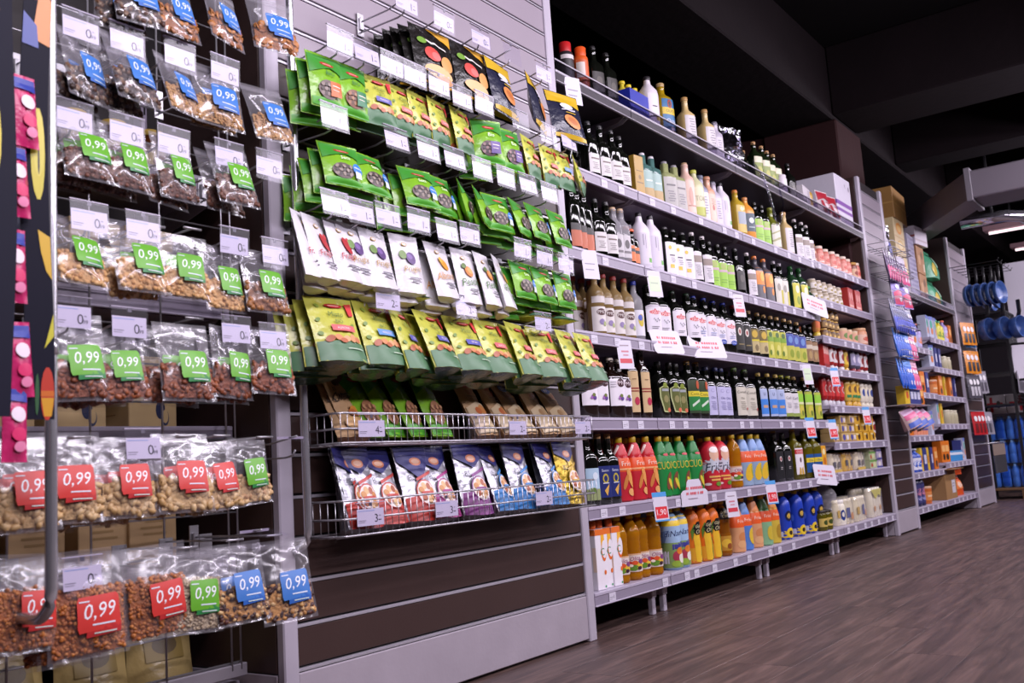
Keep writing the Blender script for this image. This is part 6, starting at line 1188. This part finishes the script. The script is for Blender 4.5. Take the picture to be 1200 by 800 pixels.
# rows of packs on the household shelves
HBK = {
 'blueroll': (lambda: bottle(.2, .06, 'plastic', plas('2a4fb0'), 'd0d4e4', .5, 2, [(.1, .6, 180, 'd8d8e4', [('e', 0, .5, .6, .3, '2a5ac0'), ('e', .2, .3, .3, .15, 'd8a83a')])]), 'blue and white cleaner bottle'),
 'navybag': (lambda: bottle(.26, .06, 'petsm', plas('24264f'), 'c84a6a', .4, 2, [(.1, .7, 180, '3a3a6a', [('e', 0, .6, .6, .2, 'b0708a'), ('e', 0, .25, .5, .12, '8a8ab8')])]), 'dark violet detergent bottle'),
 'pinkpot': (lambda: bottle(.1, .035, 'tub', plas('d0a08c'), 'd8c4b4', 1.0, 2, [(.1, .8, 170, 'd88a6a', [('r', -1, .5, 1, .7, '3a4a9a')])], capz=.86), 'small peach pot'),
 'orangebox': (lambda: carton(.12, .08, .2, 'd0701e', [('r', -.7, .5, .7, .8, 'e8b06a'), ('e', 0, .25, .5, .15, '3a2a1c')]), 'orange pack with slanted print'),
 'yellowbox2': (lambda: carton(.1, .07, .2, 'd8b42a', [('e', 0, .5, .5, .2, 'c04a2a')]), 'tall yellow pack'),
 'bluepack': (lambda: carton(.3, .12, .1, '3f8ac4', [('r', -1, .6, 1, .85, 'd0d8e4')]), 'flat blue wipes pack'),
 'whitepack': (lambda: carton(.3, .12, .07, 'c4c0c8', [('r', -.8, .3, .8, .5, 'd08a4a')]), 'flat white wipes pack'),
 'colour': (lambda: carton(.11, .08, .22, 'b8bcd0', [('e', 0, .65, .6, .2, '3fa08a'), ('e', .2, .35, .5, .15, 'd0783a'), ('r', -1, .85, 1, 1, '6a7ac0')]), 'pale box with green and orange print'),
 'violet': (lambda: bottle(.24, .05, 'plastic', plas('9a8ac4'), 'd05a3a', .5, 2, [(.1, .55, 180, 'b8b0d8', [('e', 0, .5, .6, .3, 'd07a4a')])]), 'violet softener bottle with orange cap'),
 'yellowbottle': (lambda: bottle(.22, .045, 'plastic', plas('c8bc2a'), '3aa06a', .5, 2, [(.1, .55, 180, 'd8d04a', [('e', 0, .5, .6, .3, '6a8a2a')])]), 'yellow cleaner bottle'),
 'navybox': (lambda: carton(.09, .08, .2, '343a7a', [('r', -.6, .3, .6, .7, 'c8c8dc')]), 'navy box with white panel'),
 'beigejar': (lambda: bottle(.14, .05, 'jar', plas('b0a88a'), 'c0b8a0', .9, 2, [], capz=.86), 'beige jar'),
 'orangepot': (lambda: bottle(.15, .06, 'tub', plas('c0642a'), 'c8a080', 1.02, 2, [(.2, .7, 170, 'd8884a', [('r', -.6, .4, .6, .6, 'e8c8a0')])], capz=.88), 'orange tub with beige lid'),
}
for nm, (f, d) in list(HBK.items()): KITS['hb_'+nm] = f()
HBL = [('l', .165, [('navybag', 8.55), ('navybag', 8.68), ('navybag', 8.81), ('orangepot', 9.05)]), ('l', .45, [('blueroll', 8.54), ('blueroll', 8.68), ('blueroll', 8.82), ('yellowbox2', 8.95), ('navybox', 9.06), ('yellowbox2', 9.18), ('navybox', 9.3), ('orangebox', 9.45)]),
       ('l', .76, [('navybox', 8.54), ('orangebox', 8.68), ('pinkpot', 8.8), ('pinkpot', 8.9), ('pinkpot', 9.0), ('pinkpot', 9.1), ('pinkpot', 9.2), ('pinkpot', 9.3), ('colour', 9.46)]), ('l', 1.14, [('orangebox', 8.6), ('navybox', 8.75), ('colour', 8.95), ('navybox', 9.1), ('orangebox', 9.3), ('navybox', 9.48)]),
       ('l', 1.55, [('orangebox', 8.6), ('colour', 8.8), ('yellowbox2', 9.0), ('colour', 9.2), ('violet', 9.4)]), ('r', .165, [('navybox', 9.7)]), ('r', .50, [('orangebox', 9.78), ('orangebox', 9.92), ('bluepack', 10.2), ('navybox', 10.55), ('colour', 10.68)]),
       ('r', .86, [('colour', 9.74), ('yellowbox2', 9.92), ('beigejar', 10.2), ('beigejar', 10.36), ('beigejar', 10.52)]), ('r', 1.13, [('orangepot', 9.75), ('orangebox', 10.0), ('yellowbox2', 10.2), ('orangebox', 10.42), ('navybox', 10.62)]), ('r', 1.40, [('colour', 9.76), ('navybox', 9.95), ('navybox', 10.1), ('beigejar', 10.35), ('beigejar', 10.52)]),
       ('r', 1.68, [('colour', 9.74), ('colour', 9.9), ('colour', 10.06), ('yellowbottle', 10.24), ('yellowbottle', 10.38), ('violet', 10.54), ('orangebox', 10.7)])]
for sd, z, L in HBL:
    lv = HL if sd == 'l' else HR; i = lv.index(z); c = {}; tt = {}
    for k, x in L: tt[k] = tt.get(k, 0)+1
    for k, x in L:
        q = c.get(k, 0); c[k] = q+1
        lab = '%s, %s household shelf from bottom, %s half' % (HBK[k][1], ORD[i], 'left' if sd == 'l' else 'right')
        if tt[k] > 1: lab = '%s, %s from left, %s household shelf, %s half' % (HBK[k][1], ORD[q], ORD[i], 'left' if sd == 'l' else 'right')
        place(KITS['hb_'+k], 'household_pack', ' '.join(lab.split()[:16]), 'household pack', (x, .08, z+.001), (0, 0, rs.uniform(-.2, .1)), '%s group' % HBK[k][1])
hb(KITS['hb_whitepack'], 'household_pack', 'flat white wipes pack under the blue one, household bay', 'household pack', 10.5, .1, .5+.0)
t = thing('cardboard_box', 'open brown cardboard box standing on the lowest household shelf', 'box', (9.72, .16, .167))
KRB = mat('kraft_box', '9a7448', .6, 0, .1, 12)
m = MB(); box(m, -.22, .22, -.16, -.15, 0, .27, KRB); box(m, -.22, .22, .14, .15, 0, .27, KRB); box(m, -.22, -.21, -.15, .14, 0, .27, KRB); box(m, .21, .22, -.15, .14, 0, .27, KRB); box(m, -.21, .21, -.15, .14, 0, .01, KRB); m.build('body', t)
m = MB(); box(m, -.22, .22, -.24, -.155, .27, .274, KRB); m.build('flap', t); m = MB(); box(m, -.3, -.22, -.15, .14, .268, .272, KRB); m.build('flap', t)
m = MB(); art(m, lambda u, v, l: (.1+u*.07, -.1605-.0003*l, .05+v*.12), [('r', -1, 0, 1, 1, 'd0ccd4'), ('r', -.7, .7, .5, .76, '8a8490'), ('r', -.7, .5, .3, .56, '8a8490')], .14, .12); m.build('shipping_label', t)
ORP = packet(.34, .2, .07, 'block', 'd2501c', [('r', -.8, .3, .8, .7, 'e07a3a'), ('e', .2, .5, .4, .14, 'ecc4a8'), ('r', -.9, .85, .9, .95, 'd8c8c0')], 3)
for q in range(2): place(ORP, 'wipes_pack', 'bright orange pack on lowest household shelf, %s of two stacked' % ['lower', 'upper'][q], 'pack', (10.32, .12, .167+.2+q*.2), (0, 0, -.1), 'orange packs on the household shelf')

# ---- packs hanging on the narrow pillar
def long_pack(w, h, c_top, c_mid, c_low, ph): return packet(w, h, .018, 'pillow', c_mid, [('r', -.95, .75, .95, .98, c_top), ('p', [(-.9, .04), (.9, .04), (.9, .42), (0, .5), (-.9, .42)], c_low), ('e', 0, .6, .4, .07, 'd8d4e4'), ('e', .2, .2, .3, .08, 'dcd0e0')], ph)
PK = {'pink': long_pack(.075, .26, 'c8c0d0', '6a5a7a', 'c83f7a', 1), 'violet': long_pack(.14, .26, 'b8a8d4', '8f7fc4', 'd0406a', 2), 'dblue': long_pack(.07, .27, 'b0b0c4', '5a5f8a', '3f4fc0', 3), 'blue': long_pack(.085, .24, '4a86d8', '2f6ad0', '2a5ac4', 4), 'rose': long_pack(.09, .24, 'e0a8c0', 'd86a94', 'd8588a', 5)}
PROWS = [(2.23, 'top pack row', 'pink', 'slim pink pack', [7.86, 7.93, 8.0, 8.07, 8.14, 8.22, 8.32, 8.4]), (2.04, 'second pack row', 'violet', 'violet pack with pink foot', [8.06, 8.34]), (1.83, 'third pack row', 'dblue', 'slim indigo pack', [7.86, 7.92, 7.98, 8.04, 8.1, 8.16, 8.23, 8.31, 8.38]),
         (1.60, 'fourth pack row', 'blue', 'bright blue cloth pack', [7.86, 7.93, 8.0, 8.07, 8.14, 8.21]), (1.60, 'fourth pack row', 'rose', 'rose-pink cloth pack', [8.3, 8.38]), (1.36, 'fifth pack row', 'blue', 'bright blue cloth pack', [7.87, 7.95, 8.03, 8.11, 8.19]), (1.36, 'fifth pack row', 'rose', 'rose-pink cloth pack', [8.28, 8.36])]
for z, rw, k, d, xs in PROWS:
    h = .3 if k in ('dblue', 'pink') else .25
    for i, x in enumerate(xs): place(PK[k], 'hanging_pack', '%s, %s from left, %s of narrow pillar' % (d, ORD[i], rw), 'pack', (x-.07, -.13, z), (math.radians(-8), 0, math.radians(8 if i < len(xs)-2 else -15)), '%s, %s' % (d, rw))
    t = thing('pack_rail', 'wire hook rail carrying the %ss, %s' % (d, rw), 'rail', (8.115, 0, z+.01))
    m = MB(); tube(m, [(-.28, -.003, 0), (-.28, -.2, 0), (.28, -.2, 0), (.28, -.003, 0)], .004, METAL, 5); tube(m, [(-.28, -.003, .05), (-.28, -.2, .05), (.28, -.2, .05), (.28, -.003, .05)], .003, METAL, 5)
    for q in range(5): tube(m, [(-.2+q*.1, -.003, 0), (-.2+q*.1, -.2, 0)], .003, METAL, 5)
    m.build('wire_frame', t)
for i, (x, k) in enumerate([(8.0, 'yellowbox2'), (8.12, 'navybox'), (8.22, 'navybox'), (8.33, 'navybox'), (8.42, 'orangebox')]):
    t = place(KITS['hb_'+k], 'household_pack', 'small pack on narrow pillar tray, %s from left' % ORD[i], 'household pack', (x, -.1, 1.0), (0, 0, -.1), 'small packs on the pillar tray', (1, 1, .75))
t = thing('pack_tray', 'thin grey tray on the narrow pillar under small packs', 'tray', (8.115, 0, .99)); m = MB(); box(m, -.31, .31, -.2, -.002, 0, .008, METAL, .002); m.build('board', t)
SPG = packet(.2, .16, .05, 'block', 'b89a9a', [('r', -.95, .7, .95, .95, 'c8a8c4'), ('r', -.95, .45, .95, .7, 'c83f7a'), ('r', -.95, .05, .95, .3, '3a5ab8')], 2)
for i, x in enumerate((7.9, 8.1, 8.3)): place(SPG, 'sponge_pack', 'striped pink and blue sponge pack on narrow pillar, %s from left' % ORD[i], 'sponge pack', (x, -.12, .965), (math.radians(-15), math.radians(-14), -.2), 'sponge packs on the narrow pillar')
WB = packet(.19, .58, .07, 'pillow', 'b4b4cc', [('e', 0, .3, .6, .16, '3a3f8a'), ('e', .3, .6, .4, .12, '4a4f9a'), ('e', -.3, .75, .4, .1, 'd8d4e4'), ('e', .2, .15, .5, .08, 'd8c8d4')], 4, film('milky_bag', 'b8b4cc', .55, .2, .6, .9))
for i, (x, z) in enumerate(((8.56, 2.635), (8.78, 2.635))): place(WB, 'paper_roll_bag', 'white and navy plastic bag on household bay top, %s of two' % ORD[i], 'plastic bag', (x, .1, z), (0, 0, -.3), 'white and navy bags on the household bay')

# ================================================================= FARTHEST PILLAR: pans, tools, knives
PANB = mat('blue_enamel', '3a5690', .32, 0, .08, 10); HND = mat('black_handle', '17161a', .45)
def pan_kit(R):
    m = MB(); lathe(m, [(R*.7, 0), (R*.95, .004), (R, .03), (R*1.02, .045), (R*.98, .045), (R*.93, .008), (R*.3, .006)], PANB, 24); b = m.mesh('pan_body')
    m2 = MB(); tube(m2, [(0, R, .035), (0, R+.05, .045), (0, R+.17, .05)], .011, HND, 6); h = m2.mesh('handle')
    m3 = MB(); art(m3, lambda u, v, l: (u*.05, (v-.5)*.1, -.001-.0004*l), [('e', 0, .5, .7, .35, 'c87a2a'), ('e', 0, .5, .4, .2, 'e0a83a'), ('e', .1, .5, .15, .1, '8a3a1a')], .1, .1); l = m3.mesh('round_sticker')
    return [('pan_body', b, None, ()), ('handle', h, None, ()), ('round_sticker', l, None, ())]
PAN = pan_kit(.118)
for i, y in enumerate((-.12, -.19, -.26, -.33, -.40)):
    t = place(PAN, 'frying_pan', 'blue frying pan on upper hooks of farthest pillar, %s from wall' % ORD[i], 'frying pan', (10.98+.012*i, y, 2.19), (PI/2-.05, 0, -.3), 'blue frying pans on the upper hooks')
for i, (x, y) in enumerate(((11.45, -.2), (11.5, -.3), (11.68, -.22))):
    place(PAN, 'frying_pan', 'blue frying pan farther right on the upper hooks, %s from left' % ORD[i], 'frying pan', (x-.1, y, 2.19), (PI/2-.05, 0, -.2), 'right-hand blue frying pans')
for i, (x, y) in enumerate(((11.36, -.17), (11.42, -.31), (11.5, -.45))):
    place(PAN, 'saucepan', 'blue saucepan on lower hooks of farthest pillar, %s from wall' % ORD[i], 'saucepan', (x-.08, y, 1.84), (PI/2-.1, 0, -.4), 'blue saucepans on the lower hooks', (1, 1, 2.2))
t = thing('hook_frame', 'black wire hook frame above the blue frying pans', 'hook frame', (11.25, 0, 2.5))
m = MB()
for x in (-.4, -.2, 0, .2, .4): tube(m, [(x, -.003, 0), (x, -.46, 0), (x, -.48, .03)], .004, HND, 5)
tube(m, [(-.42, -.46, -.0), (.42, -.46, 0)], .004, HND, 5); m.build('wire_frame', t)
CRD = {c: packet(.1, .24, .012, 'pillow', c, [('e', 0, .7, .5, .12, 'd8d4d8'), ('r', -.4, .1, .4, .5, d)], 2) for c, d in (('d0801e', '2a2a34'), ('2a5f94', 'c8ccd8'), ('4a4650', 'b8b4bc'), ('b0262c', '6a1a1e'), ('8f8b96', '4a4650'))}
TL = [('d0801e', 'orange tool card', 1.92, [10.92, 11.0, 11.08, 11.18]), ('2a5f94', 'blue tool card', 1.9, [11.03, 11.12]), ('d0801e', 'orange knife card', 1.62, [10.92, 11.02, 11.12, 11.2]), ('4a4650', 'grey utensil card', 1.36, [10.9, 10.96, 11.02, 11.08, 11.14]), ('8f8b96', 'silver utensil card', 1.42, [11.25, 11.32, 11.4, 11.48]), ('b0262c', 'red utensil card', .98, [10.9, 10.97, 11.04, 11.1]), ('8f8b96', 'silver whisk card', .98, [11.2, 11.28, 11.36, 11.45, 11.55])]
for c, d, z, xs in TL:
    for i, x in enumerate(xs): place(CRD[c], 'tool_card', '%s on the farthest pillar, %s from left, height row %d' % (d, ORD[i], int(z*4)), 'tool card', (x, -.05-.02*(i % 3), z), (math.radians(-4), 0, -.5), d+'s on the farthest pillar')
m = MB(); box(m, -.009, .009, -.002, .002, -.3, -.12, mat('steel_blade', 'a8a8b0', .25, .9)); BLD = m.mesh('blade'); m = MB(); box(m, -.009, .009, -.006, .006, -.12, 0, mat('taupe_handle', '8a7a70', .5), .003); HDL = m.mesh('handle')
t = thing('knife_rail', 'thin metal rail low on the farthest pillar, carrying the knives', 'rail', (11.23, 0, .64)); m = MB(); tube(m, [(-.32, -.002, .0), (-.32, -.2, .012), (.32, -.2, .012), (.32, -.002, .0)], .006, METAL, 6); m.build('rail_bar', t)
for i in range(9): place([('blade', BLD, None, ()), ('handle', HDL, None, ())], 'kitchen_knife', 'kitchen knife low on the farthest pillar, %s from left' % ORD[i], 'knife', (10.9+i*.075, -.19, .64), (0, 0, -.5), 'kitchen knives on the farthest pillar')
# black rack, sign and bottled water at the end of the aisle
t = thing('wire_rack', 'black wire rack with steel grille beyond the farthest pillar', 'rack', (12.15, -.1, 0))
m = MB()
for x in (-.25, .25):
    for y in (-.2, .2): box(m, x-.015, x+.015, y-.015, y+.015, 0, 2.1, HND)
for z in (1.05, 1.4, 1.75, 2.09): box(m, -.26, .26, -.21, .21, z, z+.02, HND)
m.build('frame', t)
m = MB()
for i in range(26): tube(m, [(-.25, -.22, 1.05+i*.04), (.25, -.22, 1.05+i*.04)], .003, HND, 4)
for i in range(11): tube(m, [(-.25+i*.05, -.22, 1.05), (-.25+i*.05, -.22, 2.1)], .003, HND, 4)
o = m.build('grille', t); o['kind'] = 'stuff'
for i in range(6): place(CRD['8f8b96'], 'tool_card', 'silver card on the black wire rack, %s from left' % ORD[i], 'tool card', (11.93+.08*i, -.35, 1.42), (0, 0, 0), 'silver cards on the rack')
BTL = MB()
for i in range(3):
    for j in range(2): lathe(BTL, [(.03, 0), (.042, .01), (.042, .1), (.038, .11), (.042, .12), (.042, .19), (.014, .25), (.014, .27)], mat('blue_water_bottle', '8fbcf2', .2, 0, .08, 8), 10, 2, -.09+.09*i, -.045+.09*j)
BTM = BTL.mesh('bottles'); F_ = MB(); box(F_, -.138, .138, -.093, .093, 0, .24, film('blue_shrink', 'c4dcff', .08, .15, .3, .4), .02); BFM = F_.mesh('shrink_film')
for r_ in range(3):
    for i in range(4):
        place([('bottles', BTM, None, ()), ('shrink_film', BFM, None, ())], 'water_pack', 'blue shrink-wrapped water pack, %s layer, %s from wall' % (['bottom', 'middle', 'top'][r_], ORD[i]), 'water pack', (12.6, .1-.2*i, .125+r_*.275), (0, 0, PI/2), 'blue water packs on the pallet')
t = thing('pallet', 'low wooden pallet under the blue water packs', 'pallet', (12.6, -.2, 0)); WD = mat('pallet_wood', '7a5a3a', .7, 0, .2, 15)
for i in range(6): m = MB(); box(m, -.3+i*.105, -.21+i*.105, -.5, .45, .1, .122, WD, .002); obj('deck_board', m.mesh('deck_board'), t)
for y in (-.46, -.02, .41): m = MB(); box(m, -.3, .315, y-.04, y+.04, 0, .1, WD, .002); obj('bearer', m.mesh('bearer'), t)
for i in range(3):
    place(carton(.3, .3, .22, 'c4bcc0', [('r', -.8, .5, .8, .6, 'b02a34'), ('e', .3, .5, .2, .2, '4a2a2a')], [('r', -.8, .45, .8, .6, 'b02a34'), ('r', -.1, .1, .1, .9, 'b02a34'), ('e', .5, .5, .15, .2, '3a3a3a')]), 'carton', 'white carton with red cross band on water packs, %s from wall' % ORD[i], 'carton', (12.64, .05-.31*i, .975), (0, 0, 0), 'white cartons on the water packs')
t = thing('chopping_board', 'white chopping board with black rim hanging at the far end', 'board', (12.0, -.5, 1.52), (0, 0, -1.2)); m = MB(); box(m, -.2, .2, -.008, .008, -.2, .2, CARD, .006); m.build('board', t); m = MB(); tube(m, [(-.2, 0, -.2), (-.2, 0, .2), (.2, 0, .2), (.2, 0, -.2)], .02, HND, 6, True); m.build('black_rim', t)
m = MB(); box(m, 13.9, 13.96, -1.6, -.05, 1.2, 2.95, CARD, .005); tag(m.build('white_board_sign'), 'big white notice board at the far end of the aisle', 'sign')
# duct, chrome lamp, and glowing bars that imitate lit edges of far beams
DUCT = mat('duct_paint', '6b646d', .55, .1, .08, 3)
t = thing('air_duct', 'grey rectangular air duct bending under the ceiling beyond the pillar', 'duct', (9.3, -.6, 2.9))
m = MB(); box(m, -.45, .0, -3.2, -.02, -.17, .07, DUCT, .01); m.build('straight_run', t)
m = MB(); a = [(-.45, -.02, -.17), (0, -.02, -.17), (0, -.02, .07), (-.45, -.02, .07), (1.2, .95, -.12), (1.65, .95, -.12), (1.65, .95, .12), (1.2, .95, .12)]
m.add(a, [(0, 1, 5, 4), (1, 2, 6, 5), (2, 3, 7, 6), (3, 0, 4, 7), (0, 3, 2, 1), (4, 5, 6, 7)], DUCT); m.build('bend', t)
m = MB(); box(m, -.475, .025, -.05, -.0, -.195, .095, mat('duct_flange', '6f6a72', .5, .2), .004); m.build('flange', t)
EDGE_GLOW = bpy.data.materials.new('lit_edge_glow'); EDGE_GLOW.use_nodes = True; b = EDGE_GLOW.node_tree.nodes['Principled BSDF']; b.inputs['Emission Color'].default_value = (1, .75, .82, 1); b.inputs['Emission Strength'].default_value = 2.2; b.inputs['Base Color'].default_value = (.9, .85, .88, 1)
PINKB = mat('lit_edge_pink', '8a6a70', .6, 0, .1, 4)  # pink light on the far beam edges, put into the colour
for i, (x, z) in enumerate(((12.6, 3.12), (14.5, 3.2), (16.5, 3.25))):
    t = thing('lit_edge_bar', 'glowing bar standing for a lit beam edge, far aisle, %s from camera' % ORD[i], 'lamp', (x, -1.2, z), group='glowing bars for lit beam edges')
    m = MB(); box(m, -.1, .1, -1.6, 1.1, .03, .09, PINKB, .005); m.build('pink_bar', t)
    m = MB(); tube(m, [(0, -1.55, .01), (0, 1.05, .01)], .016, EDGE_GLOW, 8); m.build('tube', t)
    for y in (-1.2, .8): m = MB(); box(m, -.008, .008, y-.008, y+.008, .09, 3.96-z, HND); obj('hanger', m.mesh('hanger'), t)
t = thing('curved_lamp', 'shiny curved chrome lamp pipe below the air duct', 'lamp', (10.4, -.6, 2.85))
m = MB(); tube(m, [(0, .35, 0), (0, -.05, .0), (.12, -.18, -.01), (.5, -.32, -.1), (.9, -.42, -.16)], .06, mat('polished_chrome', 'd0ccd8', .12, .9, .05, 6), 12); m.build('pipe', t)
m = MB(); box(m, -.01, .01, .05, .07, .05, 1.1, HND); m.build('hanger', t)
